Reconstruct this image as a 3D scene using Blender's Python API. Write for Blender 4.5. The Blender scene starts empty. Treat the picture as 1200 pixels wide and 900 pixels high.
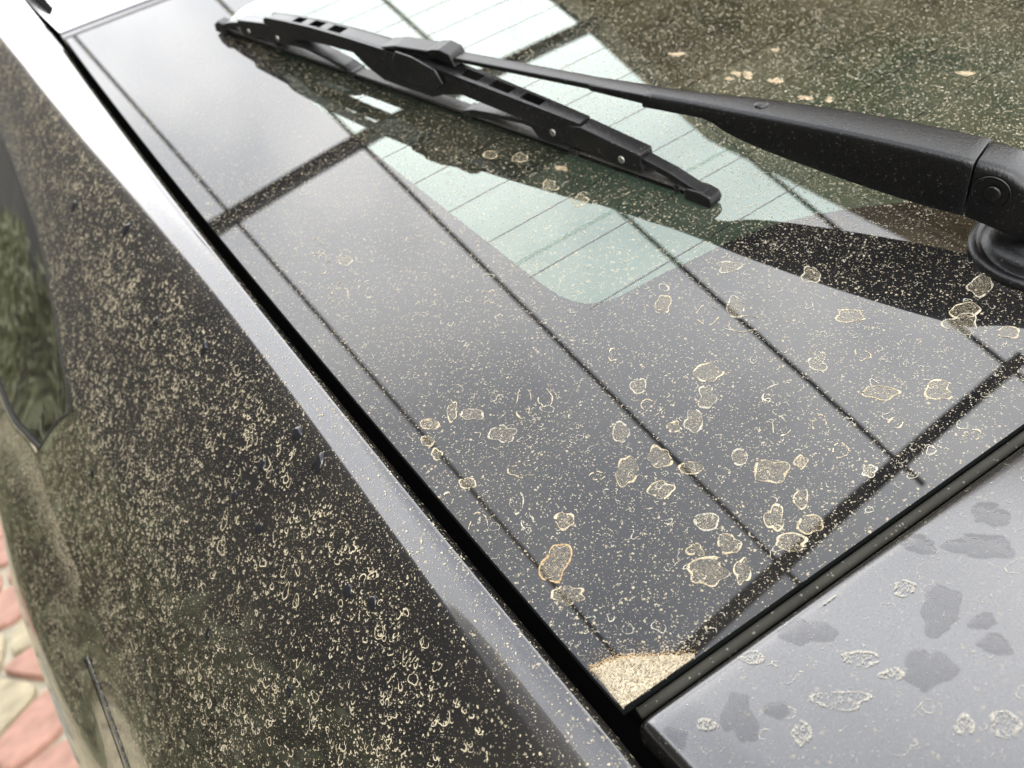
import bpy, bmesh, math, random
import numpy as np
from mathutils import Matrix, Vector

rng = np.random.default_rng(7)
random.seed(7)
SC = bpy.context.scene
COL = SC.collection

# ------------------------------------------------------------------ frame of the rear window
TH = math.radians(20.0)                     # slope of the rear window
CT, ST = math.cos(TH), math.sin(TH)
Z0 = 1.0                                    # height of the lower left glass corner
def G(u, v, n):
    """window frame (u along the bottom edge, v up the glass, n out of it) -> world"""
    u, v, n = np.broadcast_arrays(np.asarray(u, float), np.asarray(v, float), np.asarray(n, float))
    return np.stack([u, CT * v - ST * n, Z0 + ST * v + CT * n], -1)
def Gd(u, v, n):
    return np.array([u, CT * v - ST * n, ST * v + CT * n])

# ------------------------------------------------------------------ camera
cam = bpy.data.cameras.new('camera')
cam.sensor_width = 36.0
cam.lens = 33.24
cam.clip_start = 0.01
cam.clip_end = 500.0
cam.dof.use_dof = True
cam.dof.focus_distance = 0.385
cam.dof.aperture_fstop = 13.0
co = bpy.data.objects.new('camera', cam)
COL.objects.link(co)
rx, ry, rz = Gd(.819, -.545, -.178), Gd(-.499, -.523, -.691), Gd(.28354, .65486, -.70054)
rz /= np.linalg.norm(rz)
rx -= rz * (rx @ rz); rx /= np.linalg.norm(rx)
up = np.cross(rx, rz)
pos = G(-.06489, -.12833, .3)
co.matrix_world = Matrix(((rx[0], up[0], -rz[0], pos[0]), (rx[1], up[1], -rz[1], pos[1]),
                          (rx[2], up[2], -rz[2], pos[2]), (0, 0, 0, 1)))
SC.camera = co

# ------------------------------------------------------------------ sky, sun, exposure
world = bpy.data.worlds.new('World')
SC.world = world
world.use_nodes = True
wn, wl = world.node_tree.nodes, world.node_tree.links
wn.clear()
w_out = wn.new('ShaderNodeOutputWorld')
w_bg = wn.new('ShaderNodeBackground')
w_sky = wn.new('ShaderNodeTexSky')
w_sky.sky_type = 'NISHITA'
w_sky.sun_disc = False
SUN_EL, SUN_AZ = math.radians(48), math.radians(200)
w_sky.sun_elevation = SUN_EL
w_sky.sun_rotation = SUN_AZ
w_sky.dust_density = 3.0
w_tc = wn.new('ShaderNodeTexCoord')
# overcast: a thicker grey cloud overhead, brighter cloud lower down all round
w_sep = wn.new('ShaderNodeSeparateXYZ')
w_noise = wn.new('ShaderNodeTexNoise')
w_noise.inputs['Scale'].default_value = 4.2
w_noise.inputs['Detail'].default_value = 3.0
w_noise.inputs['Roughness'].default_value = 0.45
w_add = wn.new('ShaderNodeMath'); w_add.operation = 'MULTIPLY_ADD'
w_add.inputs[1].default_value = 0.20
w_ramp = wn.new('ShaderNodeValToRGB')
w_ramp.color_ramp.interpolation = 'EASE'
w_ramp.color_ramp.elements[0].position = 0.82
w_ramp.color_ramp.elements[0].color = (1, 1, 1, 1)
w_ramp.color_ramp.elements[1].position = 0.96
w_ramp.color_ramp.elements[1].color = (.43, .445, .475, 1)
w_low = wn.new('ShaderNodeValToRGB')
w_low.color_ramp.elements[0].position = 0.38
w_low.color_ramp.elements[0].color = (.70, .715, .74, 1)
w_low.color_ramp.elements[1].position = 0.60
w_mulc = wn.new('ShaderNodeMix'); w_mulc.data_type = 'RGBA'; w_mulc.blend_type = 'MULTIPLY'
w_mulc.inputs['Factor'].default_value = 1.0
w_mul = wn.new('ShaderNodeVectorMath'); w_mul.operation = 'SCALE'
w_mul.inputs['Scale'].default_value = 59.0
w_mix = wn.new('ShaderNodeMix'); w_mix.data_type = 'RGBA'
w_mix.inputs['Factor'].default_value = 0.94
wl.new(w_tc.outputs['Generated'], w_sep.inputs[0])
wl.new(w_tc.outputs['Generated'], w_noise.inputs['Vector'])
wl.new(w_noise.outputs['Fac'], w_add.inputs[0])
w_off = wn.new('ShaderNodeMath'); w_off.operation = 'SUBTRACT'; w_off.inputs[1].default_value = 0.10
wl.new(w_sep.outputs['Z'], w_off.inputs[0])
wl.new(w_off.outputs[0], w_add.inputs[2])
wl.new(w_add.outputs[0], w_ramp.inputs['Fac'])
wl.new(w_noise.outputs['Fac'], w_low.inputs['Fac'])
wl.new(w_ramp.outputs['Color'], w_mulc.inputs['A'])
wl.new(w_low.outputs['Color'], w_mulc.inputs['B'])
wl.new(w_mulc.outputs['Result'], w_mul.inputs[0])
wl.new(w_sky.outputs['Color'], w_mix.inputs['A'])
wl.new(w_mul.outputs['Vector'], w_mix.inputs['B'])
wl.new(w_mix.outputs['Result'], w_bg.inputs['Color'])
w_bg.inputs['Strength'].default_value = 0.10
wl.new(w_bg.outputs['Background'], w_out.inputs['Surface'])

sun = bpy.data.lights.new('sun', 'SUN')
sun.energy = 0.8
sun.angle = math.radians(20)
sun.color = (1, .97, .92)
so = bpy.data.objects.new('sun', sun)
COL.objects.link(so)
sd = Vector((math.sin(SUN_AZ) * math.cos(SUN_EL), math.cos(SUN_AZ) * math.cos(SUN_EL), math.sin(SUN_EL)))
so.rotation_euler = sd.to_track_quat('Z', 'Y').to_euler()
so.location = (0, 0, 6)

vs = SC.view_settings
vs.view_transform = 'Standard'
vs.look = 'None'
vs.exposure = 0.0
vs.gamma = 1.0
vs.use_curve_mapping = False
SC.cycles.max_bounces = 8
SC.cycles.transparent_max_bounces = 12
SC.cycles.use_denoising = True

# ------------------------------------------------------------------ materials
def new_mat(name):
    m = bpy.data.materials.new(name)
    m.use_nodes = True
    nt = m.node_tree
    nt.nodes.clear()
    out = nt.nodes.new('ShaderNodeOutputMaterial')
    return m, nt, out
def N(nt, kind, **kw):
    n = nt.nodes.new(kind)
    for k, v in kw.items():
        if k in n.inputs: n.inputs[k].default_value = v
        else: setattr(n, k, v)
    return n
def math_node(nt, op, a, b=None, clamp=False):
    n = nt.nodes.new('ShaderNodeMath'); n.operation = op; n.use_clamp = clamp
    for i, x in enumerate((a, b)):
        if x is None: continue
        if isinstance(x, (int, float)): n.inputs[i].default_value = x
        else: nt.links.new(x, n.inputs[i])
    return n.outputs[0]
def coords(nt):
    return nt.nodes.new('ShaderNodeTexCoord').outputs['Object']
def specks(nt, co, scale, size, keep):
    """tiny irregular grains: share `keep` of the cells holds one, radius up to `size` of the cell"""
    ns = N(nt, 'ShaderNodeTexNoise', Scale=scale * 1.7, Detail=1.0)
    nt.links.new(co, ns.inputs['Vector'])
    wob = N(nt, 'ShaderNodeVectorMath', operation='SCALE'); wob.inputs['Scale'].default_value = .8 / scale
    nt.links.new(ns.outputs['Color'], wob.inputs[0])
    add = N(nt, 'ShaderNodeVectorMath', operation='ADD')
    nt.links.new(co, add.inputs[0]); nt.links.new(wob.outputs[0], add.inputs[1])
    vo = N(nt, 'ShaderNodeTexVoronoi', Scale=scale)
    nt.links.new(add.outputs[0], vo.inputs['Vector'])
    sep = N(nt, 'ShaderNodeSeparateColor')
    nt.links.new(vo.outputs['Color'], sep.inputs[0])
    rad = math_node(nt, 'MULTIPLY', sep.outputs[1], size)
    inside = math_node(nt, 'LESS_THAN', vo.outputs['Distance'], rad)
    pick = math_node(nt, 'LESS_THAN', sep.outputs[0], keep)
    return math_node(nt, 'MULTIPLY', inside, pick)
def dust_mix(nt, surf, fac, col=(.34, .285, .19, 1), strength=1.0):
    d = N(nt, 'ShaderNodeBsdfDiffuse', Color=col)
    f = math_node(nt, 'MULTIPLY', fac, strength, True)
    mx = nt.nodes.new('ShaderNodeMixShader')
    nt.links.new(f, mx.inputs[0]); nt.links.new(surf, mx.inputs[1]); nt.links.new(d.outputs[0], mx.inputs[2])
    return mx.outputs[0]
def film(nt, co, lo, hi, scale=9.0):
    """uneven thin dust film, between lo and hi cover"""
    ns = N(nt, 'ShaderNodeTexNoise', Scale=scale, Detail=4.0, Roughness=.6)
    nt.links.new(co, ns.inputs['Vector'])
    mr = N(nt, 'ShaderNodeMapRange')
    mr.inputs[1].default_value = .35; mr.inputs[2].default_value = .65
    mr.inputs[3].default_value = lo; mr.inputs[4].default_value = hi
    nt.links.new(ns.outputs['Fac'], mr.inputs[0])
    return mr.outputs[0]

DUST = (.37, .32, .225, 1)
def mat_ceramic():
    m, nt, out = new_mat('black_ceramic_under_glass')
    p = N(nt, 'ShaderNodeBsdfPrincipled')
    p.inputs['Base Color'].default_value = (.006, .006, .007, 1)
    p.inputs['Roughness'].default_value = .012
    p.inputs['IOR'].default_value = 1.66
    c = coords(nt)
    s = dust_mix(nt, p.outputs[0], film(nt, c, .0, .025), DUST)
    s = dust_mix(nt, s, specks(nt, c, 1150, .44, .45), DUST, .6)
    s = dust_mix(nt, s, specks(nt, c, 560, .34, .24), DUST, .7)
    nt.links.new(s, out.inputs['Surface'])
    return m
def mat_pane():
    m, nt, out = new_mat('green_tinted_glass')
    fr = N(nt, 'ShaderNodeFresnel', IOR=1.66)
    fac = math_node(nt, 'MULTIPLY', fr.outputs[0], 1.5, True)
    gl = N(nt, 'ShaderNodeBsdfGlossy', Color=(.88, 1.0, .945, 1), Roughness=.012)
    tr = N(nt, 'ShaderNodeBsdfTransparent', Color=(.60, .76, .66, 1))
    mx = nt.nodes.new('ShaderNodeMixShader')
    nt.links.new(fac, mx.inputs[0]); nt.links.new(tr.outputs[0], mx.inputs[1]); nt.links.new(gl.outputs[0], mx.inputs[2])
    c = coords(nt)
    s = dust_mix(nt, mx.outputs[0], film(nt, c, .0, .06), DUST)
    s = dust_mix(nt, s, specks(nt, c, 900, .44, .5), DUST, .5)
    s = dust_mix(nt, s, specks(nt, c, 520, .42, .4), DUST, .5)
    s = dust_mix(nt, s, specks(nt, c, 560, .34, .24), DUST, .65)
    nt.links.new(s, out.inputs['Surface'])
    return m
def mat_paint(name, dusty, coat_rough=.03):
    m, nt, out = new_mat(name)
    c = coords(nt)
    fl = N(nt, 'ShaderNodeTexNoise', Scale=2600.0, Detail=1.0)
    nt.links.new(c, fl.inputs['Vector'])
    rp = N(nt, 'ShaderNodeValToRGB')
    rp.color_ramp.elements[0].position = .3; rp.color_ramp.elements[0].color = (.052, .0515, .0535, 1)
    rp.color_ramp.elements[1].position = .7; rp.color_ramp.elements[1].color = (.090, .0895, .0935, 1)
    nt.links.new(fl.outputs['Fac'], rp.inputs['Fac'])
    p = N(nt, 'ShaderNodeBsdfPrincipled')
    nt.links.new(rp.outputs['Color'], p.inputs['Base Color'])
    p.inputs['Metallic'].default_value = .9
    p.inputs['Roughness'].default_value = .24
    p.inputs['Coat Weight'].default_value = 1.0
    p.inputs['Coat Roughness'].default_value = coat_rough
    p.inputs['Coat IOR'].default_value = 1.6
    s = dust_mix(nt, p.outputs[0], film(nt, c, .0, .03 * dusty, 14.0), DUST)
    s = dust_mix(nt, s, specks(nt, c, 1000, .42, .40), DUST, .35 * dusty)
    s = dust_mix(nt, s, specks(nt, c, 520, .36, .30), DUST, .6 * dusty)
    nt.links.new(s, out.inputs['Surface'])
    return m
def mat_simple(name, col, rough=.5, metallic=0.0, var=.15, scale=60.0, bump=0.0, dust=0.0, ior=1.5):
    m, nt, out = new_mat(name)
    c = coords(nt)
    ns = N(nt, 'ShaderNodeTexNoise', Scale=scale, Detail=5.0)
    nt.links.new(c, ns.inputs['Vector'])
    rp = N(nt, 'ShaderNodeValToRGB')
    rp.color_ramp.elements[0].position = .3
    rp.color_ramp.elements[0].color = tuple(x * (1 - var) for x in col) + (1,)
    rp.color_ramp.elements[1].position = .7
    rp.color_ramp.elements[1].color = tuple(min(1, x * (1 + var)) for x in col) + (1,)
    nt.links.new(ns.outputs['Fac'], rp.inputs['Fac'])
    p = N(nt, 'ShaderNodeBsdfPrincipled')
    nt.links.new(rp.outputs['Color'], p.inputs['Base Color'])
    p.inputs['Roughness'].default_value = rough
    p.inputs['Metallic'].default_value = metallic
    p.inputs['IOR'].default_value = ior
    if bump:
        b = N(nt, 'ShaderNodeBump', Strength=bump, Distance=.002)
        nt.links.new(ns.outputs['Fac'], b.inputs['Height'])
        nt.links.new(b.outputs['Normal'], p.inputs['Normal'])
    s = p.outputs[0]
    if dust:
        s = dust_mix(nt, s, specks(nt, c, 800, .40, .30), (.28, .265, .24, 1), dust)
        s = dust_mix(nt, s, film(nt, c, 0, .06 * dust, 30.0), (.22, .2, .17, 1))
    nt.links.new(s, out.inputs['Surface'])
    return m
def mat_mud(name, a, b, cover, top=None):
    m, nt, out = new_mat(name)
    c = coords(nt)
    ns = N(nt, 'ShaderNodeTexNoise', Scale=420.0, Detail=4.0, Roughness=.7)
    nt.links.new(c, ns.inputs['Vector'])
    rp = N(nt, 'ShaderNodeValToRGB')
    rp.color_ramp.elements[0].position = .35; rp.color_ramp.elements[0].color = a + (1,)
    rp.color_ramp.elements[1].position = .65; rp.color_ramp.elements[1].color = b + (1,)
    nt.links.new(ns.outputs['Fac'], rp.inputs['Fac'])
    d = N(nt, 'ShaderNodeBsdfDiffuse')
    nt.links.new(rp.outputs['Color'], d.inputs['Color'])
    t = N(nt, 'ShaderNodeBsdfTransparent')
    n2 = N(nt, 'ShaderNodeTexNoise', Scale=1500.0, Detail=2.0)
    nt.links.new(c, n2.inputs['Vector'])
    mr = N(nt, 'ShaderNodeMapRange')
    mr.inputs[1].default_value = .35; mr.inputs[2].default_value = .6
    mr.inputs[3].default_value = max(0, cover - .35); mr.inputs[4].default_value = min(1, cover + .25) if top is None else top
    nt.links.new(n2.outputs['Fac'], mr.inputs[0])
    mx = nt.nodes.new('ShaderNodeMixShader')
    nt.links.new(mr.outputs[0], mx.inputs[0]); nt.links.new(t.outputs[0], mx.inputs[1]); nt.links.new(d.outputs[0], mx.inputs[2])
    nt.links.new(mx.outputs[0], out.inputs['Surface'])
    return m
def mat_water():
    m, nt, out = new_mat('water_film')
    t = N(nt, 'ShaderNodeBsdfTransparent', Color=(.85, .85, .855, 1))
    g = N(nt, 'ShaderNodeBsdfGlossy', Color=(1, 1, 1, 1), Roughness=.06)
    fr = N(nt, 'ShaderNodeFresnel', IOR=1.15)
    mx = nt.nodes.new('ShaderNodeMixShader')
    nt.links.new(fr.outputs[0], mx.inputs[0]); nt.links.new(t.outputs[0], mx.inputs[1]); nt.links.new(g.outputs[0], mx.inputs[2])
    nt.links.new(mx.outputs[0], out.inputs['Surface'])
    return m

M_CER = mat_ceramic()
M_PANE = mat_pane()
M_PAINT = mat_paint('grey_metallic_paint_dusty', 1.0)
M_PAINT2 = mat_paint('grey_metallic_paint', .35, .16)
M_SIDEGLASS = mat_simple('dark_privacy_glass', (.012, .014, .012), .03, var=.1, dust=.25, ior=1.6)
M_GAP = mat_simple('black_gap_rubber', (.002, .002, .002), .9, ior=1.1)
M_SEAL = mat_simple('weathered_rubber_seal', (.022, .021, .016), .75, bump=.3, dust=.4, ior=1.3)
M_PLASTIC = mat_simple('black_wiper_plastic', (.003, .003, .0035), .34, scale=900.0, bump=.12, dust=.11)
M_METAL = mat_simple('black_painted_wiper_metal', (.005, .005, .0055), .30, scale=500.0, bump=.08, dust=.22)
M_RUBBER = mat_simple('wiper_rubber', (.010, .0095, .009), .5, scale=300.0, bump=.2, dust=.35)
M_RAIL = mat_simple('dusty_rail', (.030, .028, .025), .45, scale=300.0, bump=.15, dust=.5)
M_RIVET = mat_simple('dull_steel_rivet', (.45, .44, .40), .4, metallic=1.0)
M_MUD = mat_mud('dried_mud', (.38, .31, .20), (.54, .465, .33), .70)
M_MUDGOLD = mat_mud('golden_dried_dust', (.40, .34, .225), (.58, .51, .37), .80)
M_HAZE = mat_mud('thin_dried_dust_film', (.36, .31, .22), (.46, .40, .28), .04, .20)
M_FLAKE = mat_mud('tan_flakes', (.30, .235, .15), (.44, .36, .25), .74)
M_TRIM = mat_simple('bright_metal_edge', (.55, .55, .56), .3, metallic=1.0)
M_MUDSOFT = mat_mud('dried_dust_specks', (.40, .365, .285), (.54, .505, .42), .66)
M_MUDORANGE = mat_mud('orange_dried_mud', (.33, .22, .11), (.46, .34, .19), .75)
M_MUDPALE = mat_mud('pale_dried_splash', (.38, .355, .29), (.46, .43, .36), .42)
M_WATER = mat_water()
M_CABIN = mat_simple('dark_cabin_trim', (.075, .08, .072), .85)
M_STEEL = mat_simple('dark_painted_steel', (.008, .008, .008), .5, var=.4, scale=8.0)
M_GROUND = mat_simple('cream_mortar', (.42, .38, .29), .9, var=.25, scale=30.0, bump=.4)
M_STONES = [mat_simple('pink_paving_stone', (.44, .245, .185), .75, var=.22, scale=18.0, bump=.4),
            mat_simple('cream_paving_stone', (.42, .36, .24), .75, var=.28, scale=14.0, bump=.4),
            mat_simple('grey_paving_stone', (.27, .26, .215), .75, var=.25, scale=14.0, bump=.4)]
M_LEAF = mat_simple('hedge_leaves', (.150, .155, .080), .6, var=.3, scale=3.0)
M_TWIG = mat_simple('hedge_twigs', (.04, .03, .02), .9)
M_WOOD = mat_simple('brown_soffit_wood', (.30, .23, .13), .6, var=.65, scale=3.5)
M_PLASTER = mat_simple('ochre_plaster', (.36, .30, .20), .9, var=.15, scale=4.0)
M_WALL2 = mat_simple('darkened_brown_plaster', (.019, .0165, .013), .9, var=.25, scale=1.5)  # kept very dark so that its mirror image darkens the body side
def mat_strip():
    m, nt, out = new_mat('clear_glossy_strip')
    fr = N(nt, 'ShaderNodeFresnel', IOR=1.66)
    gl = N(nt, 'ShaderNodeBsdfGlossy', Color=(.93, 1.0, .97, 1), Roughness=.02)
    tr = N(nt, 'ShaderNodeBsdfTransparent', Color=(.9, .95, .92, 1))
    mx = nt.nodes.new('ShaderNodeMixShader')
    nt.links.new(math_node(nt, 'MULTIPLY', fr.outputs[0], .45, True), mx.inputs[0]); nt.links.new(tr.outputs[0], mx.inputs[1]); nt.links.new(gl.outputs[0], mx.inputs[2])
    nt.links.new(mx.outputs[0], out.inputs['Surface'])
    return m
M_STRIP = mat_strip()

# ------------------------------------------------------------------ mesh helpers
def mesh_obj(name, verts, faces, mat, parent=None, smooth=True, normals=None):
    if normals is not None:                    # wind every face to agree with its normals
        va_, na_ = np.asarray(verts, float), np.asarray(normals, float)
        fixed = []
        for q in faces:
            p = va_[list(q)]
            fn = np.cross(p[1] - p[0], p[2] - p[0]) + np.cross(p[2] - p[0], p[-1] - p[0])
            fixed.append(q if fn @ na_[list(q)].sum(0) >= 0 else tuple(q)[::-1])
        faces = fixed
    me = bpy.data.meshes.new(name)
    me.from_pydata([tuple(map(float, v)) for v in verts], [], [tuple(map(int, f)) for f in faces])
    me.materials.append(mat)
    if smooth:
        me.polygons.foreach_set('use_smooth', [True] * len(me.polygons))
    if normals is not None:
        me.normals_split_custom_set_from_vertices([tuple(map(float, n)) for n in normals])
    me.update()
    o = bpy.data.objects.new(name, me)
    COL.objects.link(o)
    if parent: o.parent = parent
    return o
def big_mesh(name, verts, tris, mat, parent):
    """fast build of a many-piece mesh from arrays"""
    me = bpy.data.meshes.new(name)
    verts = np.asarray(verts, np.float32); tris = np.asarray(tris, np.int32)
    k = tris.shape[1]
    me.vertices.add(len(verts)); me.vertices.foreach_set('co', verts.ravel())
    me.loops.add(tris.size); me.loops.foreach_set('vertex_index', tris.ravel())
    me.polygons.add(len(tris)); me.polygons.foreach_set('loop_start', np.arange(0, tris.size, k, dtype=np.int32))
    me.update(calc_edges=True)
    me.materials.append(mat)
    o = bpy.data.objects.new(name, me)
    COL.objects.link(o); o.parent = parent
    o['kind'] = 'stuff'
    return o
def empty(name, loc=(0, 0, 0), parent=None):
    o = bpy.data.objects.new(name, None)
    o.location = loc; o.empty_display_size = .1
    COL.objects.link(o)
    if parent: o.parent = parent
    return o
def tag(o, label=None, cat=None, group=None, kind=None):
    for k, v in (('label', label), ('category', cat), ('group', group), ('kind', kind)):
        if v: o[k] = v
    return o
def bevel(o, w, seg=2):
    b = o.modifiers.new('bevel', 'BEVEL'); b.width = w; b.segments = seg; b.limit_method = 'ANGLE'
    b.angle_limit = math.radians(35); b.harden_normals = False
    return o
def grid_faces(nr, nc, flip=False):
    f = []
    for i in range(nr - 1):
        for j in range(nc - 1):
            q = (i * nc + j, i * nc + j + 1, (i + 1) * nc + j + 1, (i + 1) * nc + j)
            f.append(q[::-1] if flip else q)
    return f
def box(name, lo, hi, mat, parent=None, M=None, smooth=False):
    x0, y0, z0 = lo; x1, y1, z1 = hi
    v = np.array([(x0, y0, z0), (x1, y0, z0), (x1, y1, z0), (x0, y1, z0), (x0, y0, z1), (x1, y0, z1), (x1, y1, z1), (x0, y1, z1)], float)
    if M is not None: v = M(v)
    f = [(3, 2, 1, 0), (4, 5, 6, 7), (0, 1, 5, 4), (1, 2, 6, 5), (2, 3, 7, 6), (3, 0, 4, 7)]
    return mesh_obj(name, v, f, mat, parent, smooth)
def fix_normals(o):
    bm = bmesh.new(); bm.from_mesh(o.data)
    bmesh.ops.recalc_face_normals(bm, faces=bm.faces)
    bm.to_mesh(o.data); bm.free()
    return o

# ------------------------------------------------------------------ the ground and the paving
ground = mesh_obj('ground', [(-200, -200, -.03), (200, -200, -.03), (200, 200, -.03), (-200, 200, -.03)], [(0, 1, 2, 3)], M_GROUND)
tag(ground, kind='structure')
paving = mesh_obj('paving', [(-6, -3, -.02), (3, -3, -.02), (3, 8, -.02), (-6, 8, -.02)], [(0, 1, 2, 3)], M_GROUND)
tag(paving, kind='structure')
def clip_cell(poly, p, q):
    mid = (p + q) / 2; d = q - p
    out = []
    for i in range(len(poly)):
        a, b = poly[i], poly[(i + 1) % len(poly)]
        sa, sb = (a - mid) @ d, (b - mid) @ d
        if sa <= 0: out.append(a)
        if sa * sb < 0: out.append(a + (b - a) * (sa / (sa - sb)))
    return out
pr = np.random.default_rng(21)
cells = {}
SX, SY = .215, .24
for i in range(-1, 14):
    for j in range(-1, 21):
        cells[i, j] = np.array([-2.55 + SX * i + pr.uniform(-.075, .075) + (.10 if j % 2 else 0), -.2 + SY * j + pr.uniform(-.08, .08)])
for i in range(0, 13):
    for j in range(0, 20):
        p = cells[i, j]
        poly = [p + np.array(d) for d in ((-.5, -.5), (.5, -.5), (.5, .5), (-.5, .5))]
        for a in range(-2, 3):
            for b in range(-2, 3):
                if (a or b) and (i + a, j + b) in cells: poly = clip_cell(poly, p, cells[i + a, j + b])
        poly = np.array(poly); c = poly.mean(0)
        # shrink for the joint, then cut the corners round (Chaikin)
        for k in range(len(poly)):
            w = poly[k] - c; poly[k] = c + w * max(.4, 1 - .016 / np.linalg.norm(w))
        for _ in range(2):
            nx = np.roll(poly, -1, 0)
            poly = np.stack([poly * .8 + nx * .2, poly * .2 + nx * .8], 1).reshape(-1, 2)
        h = pr.uniform(-.004, .004)
        n = len(poly)
        vv = [(x, y, -.022) for x, y in poly] + [(x, y, h - .005) for x, y in poly] + [(*(c + (np.array((x, y)) - c) * .955), h) for x, y in poly]
        ff = [(k, (k + 1) % n, n + (k + 1) % n, n + k) for k in range(n)] + [(n + k, n + (k + 1) % n, 2 * n + (k + 1) % n, 2 * n + k) for k in range(n)] + [tuple(range(2 * n, 3 * n))]
        mesh_obj('paving_stone', vv, ff, M_STONES[pr.choice(3, p=[.34, .40, .26])], paving, smooth=False)

# ------------------------------------------------------------------ car body: the rear quarter as a smooth surface S(v, s)
VST = np.array([-.40, -.1, .1, .3, .433, .52, .6, .8, 1.0, 1.3])
def row(s3, s4, s5, s6, s7, s8, s9, s10, lip=.0044):
    return [(-lip, -.030), (-lip - .0004, -.0066), (-lip - .0030, -.0034), s3, s4, s5, s6, s7, s8, s9, s10]
NET = np.array([
    row((-.0310, -.0090), (-.066, -.037), (-.100, -.075), (-.140, -.120), (-.178, -.172), (-.217, -.245), (-.264, -.345), (-.272, -.62), .0066),
    row((-.0310, -.0090), (-.066, -.037), (-.100, -.075), (-.140, -.120), (-.178, -.172), (-.217, -.245), (-.264, -.345), (-.272, -.62), .0060),
    row((-.0225, -.0068), (-.061, -.036), (-.100, -.075), (-.140, -.120), (-.178, -.172), (-.217, -.245), (-.264, -.345), (-.272, -.62), .0048),
    row((-.0195, -.0062), (-.060, -.035), (-.098, -.072), (-.140, -.116), (-.177, -.168), (-.217, -.240), (-.266, -.340), (-.274, -.62)),
    row((-.0225, -.0060), (-.055, -.029), (-.090, -.062), (-.130, -.102), (-.178, -.165), (-.220, -.225), (-.266, -.315), (-.274, -.64)),
    row((-.0258, -.0061), (-.051, -.0235), (-.080, -.053), (-.116, -.092), (-.180, -.175), (-.222, -.220), (-.262, -.295), (-.270, -.66)),
    row((-.0295, -.0064), (-.050, -.0205), (-.072, -.045), (-.102, -.082), (-.196, -.205), (-.234, -.242), (-.264, -.310), (-.272, -.70)),
    row((-.0350, -.0072), (-.053, -.0190), (-.070, -.041), (-.092, -.080), (-.222, -.280), (-.256, -.315), (-.282, -.380), (-.290, -.77)),
    row((-.0380, -.0078), (-.055, -.0195), (-.070, -.040), (-.088, -.083), (-.240, -.350), (-.272, -.385), (-.298, -.450), (-.306, -.84)),
    row((-.0380, -.0078), (-.055, -.0195), (-.070, -.040), (-.088, -.090), (-.262, -.455), (-.294, -.490), (-.318, -.560), (-.325, -.95))])
def hermite(x, xs, ys):
    """cubic through ys (last axes kept) at xs with finite-difference slopes"""
    d = np.diff(ys, axis=0) / np.diff(xs).reshape(-1, *([1] * (ys.ndim - 1)))
    m = np.concatenate([d[:1], (d[1:] + d[:-1]) / 2, d[-1:]])
    i = np.clip(np.searchsorted(xs, x, side='right') - 1, 0, len(xs) - 2)
    h = xs[i + 1] - xs[i]
    t = ((x - xs[i]) / h)
    sh = (-1,) + (1,) * (ys.ndim - 1)
    t = t.reshape(sh); h = h.reshape(sh)
    return ((2 * t**3 - 3 * t**2 + 1) * ys[i] + (t**3 - 2 * t**2 + t) * h * m[i]
            + (-2 * t**3 + 3 * t**2) * ys[i + 1] + (t**3 - t**2) * h * m[i + 1])
SS = np.arange(11.0)
def bow(v): return -.0048 * np.sin(math.pi * np.clip(v, 0, .779) / .779)**.8     # the glass side is slightly curved
def S_loc(v, s):
    """window-frame coordinates (u, v, n) of the quarter panel"""
    v = np.atleast_1d(np.asarray(v, float)); s = np.atleast_1d(np.asarray(s, float))
    v, s = np.broadcast_arrays(v, s)
    rows = hermite(v.ravel(), VST, NET)                       # (N, 11, 2)
    # slopes along s
    d = np.diff(rows, axis=1)
    la = np.linalg.norm(d, axis=2, keepdims=True)            # slopes kept short beside short spans: no overshoot
    t1, t2 = d[:, :-1] / la[:, :-1], d[:, 1:] / la[:, 1:]
    dr = t1 * la[:, 1:] + t2 * la[:, :-1]; dr /= np.linalg.norm(dr, axis=2, keepdims=True)
    m = np.concatenate([d[:, :1], dr * 2 * la[:, 1:] * la[:, :-1] / (la[:, 1:] + la[:, :-1]), d[:, -1:]], 1)
    sf = s.ravel()
    i = np.clip(np.floor(sf).astype(int), 0, 9); t = (sf - i)[:, None]
    k = np.arange(len(sf))
    p = ((2 * t**3 - 3 * t**2 + 1) * rows[k, i] + (t**3 - 2 * t**2 + t) * m[k, i]
         + (-2 * t**3 + 3 * t**2) * rows[k, i + 1] + (t**3 - t**2) * m[k, i + 1])
    out = np.stack([p[:, 0] + bow(v.ravel()), v.ravel(), p[:, 1]], -1)
    return out.reshape(v.shape + (3,))
def S_frame(v, s):
    e = 1e-3
    P = S_loc(v, s)
    dv = (S_loc(v + e, s) - S_loc(v - e, s)) / (2 * e)
    ds = (S_loc(v, s + e) - S_loc(v, s - e)) / (2 * e)
    n = np.cross(ds, dv); n /= np.linalg.norm(n, axis=-1, keepdims=True)
    n = np.where(n[..., 2:3] + -n[..., 0:1] < 0, -n, n)
    return P, dv, ds, n
def GP(P): return G(P[..., 0], P[..., 1], P[..., 2])
def GN(n): return np.stack([n[..., 0], CT * n[..., 1] - ST * n[..., 2], ST * n[..., 1] + CT * n[..., 2]], -1)
def S_patch(name, va, sa, mat, parent, lift=0.0):
    """va, sa: 2-D arrays of parameters"""
    P, dv, ds, n = S_frame(va, sa)
    P = P + n * lift
    return mesh_obj(name, GP(P).reshape(-1, 3), grid_faces(*va.shape), mat, parent, True, GN(n).reshape(-1, 3))

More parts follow.
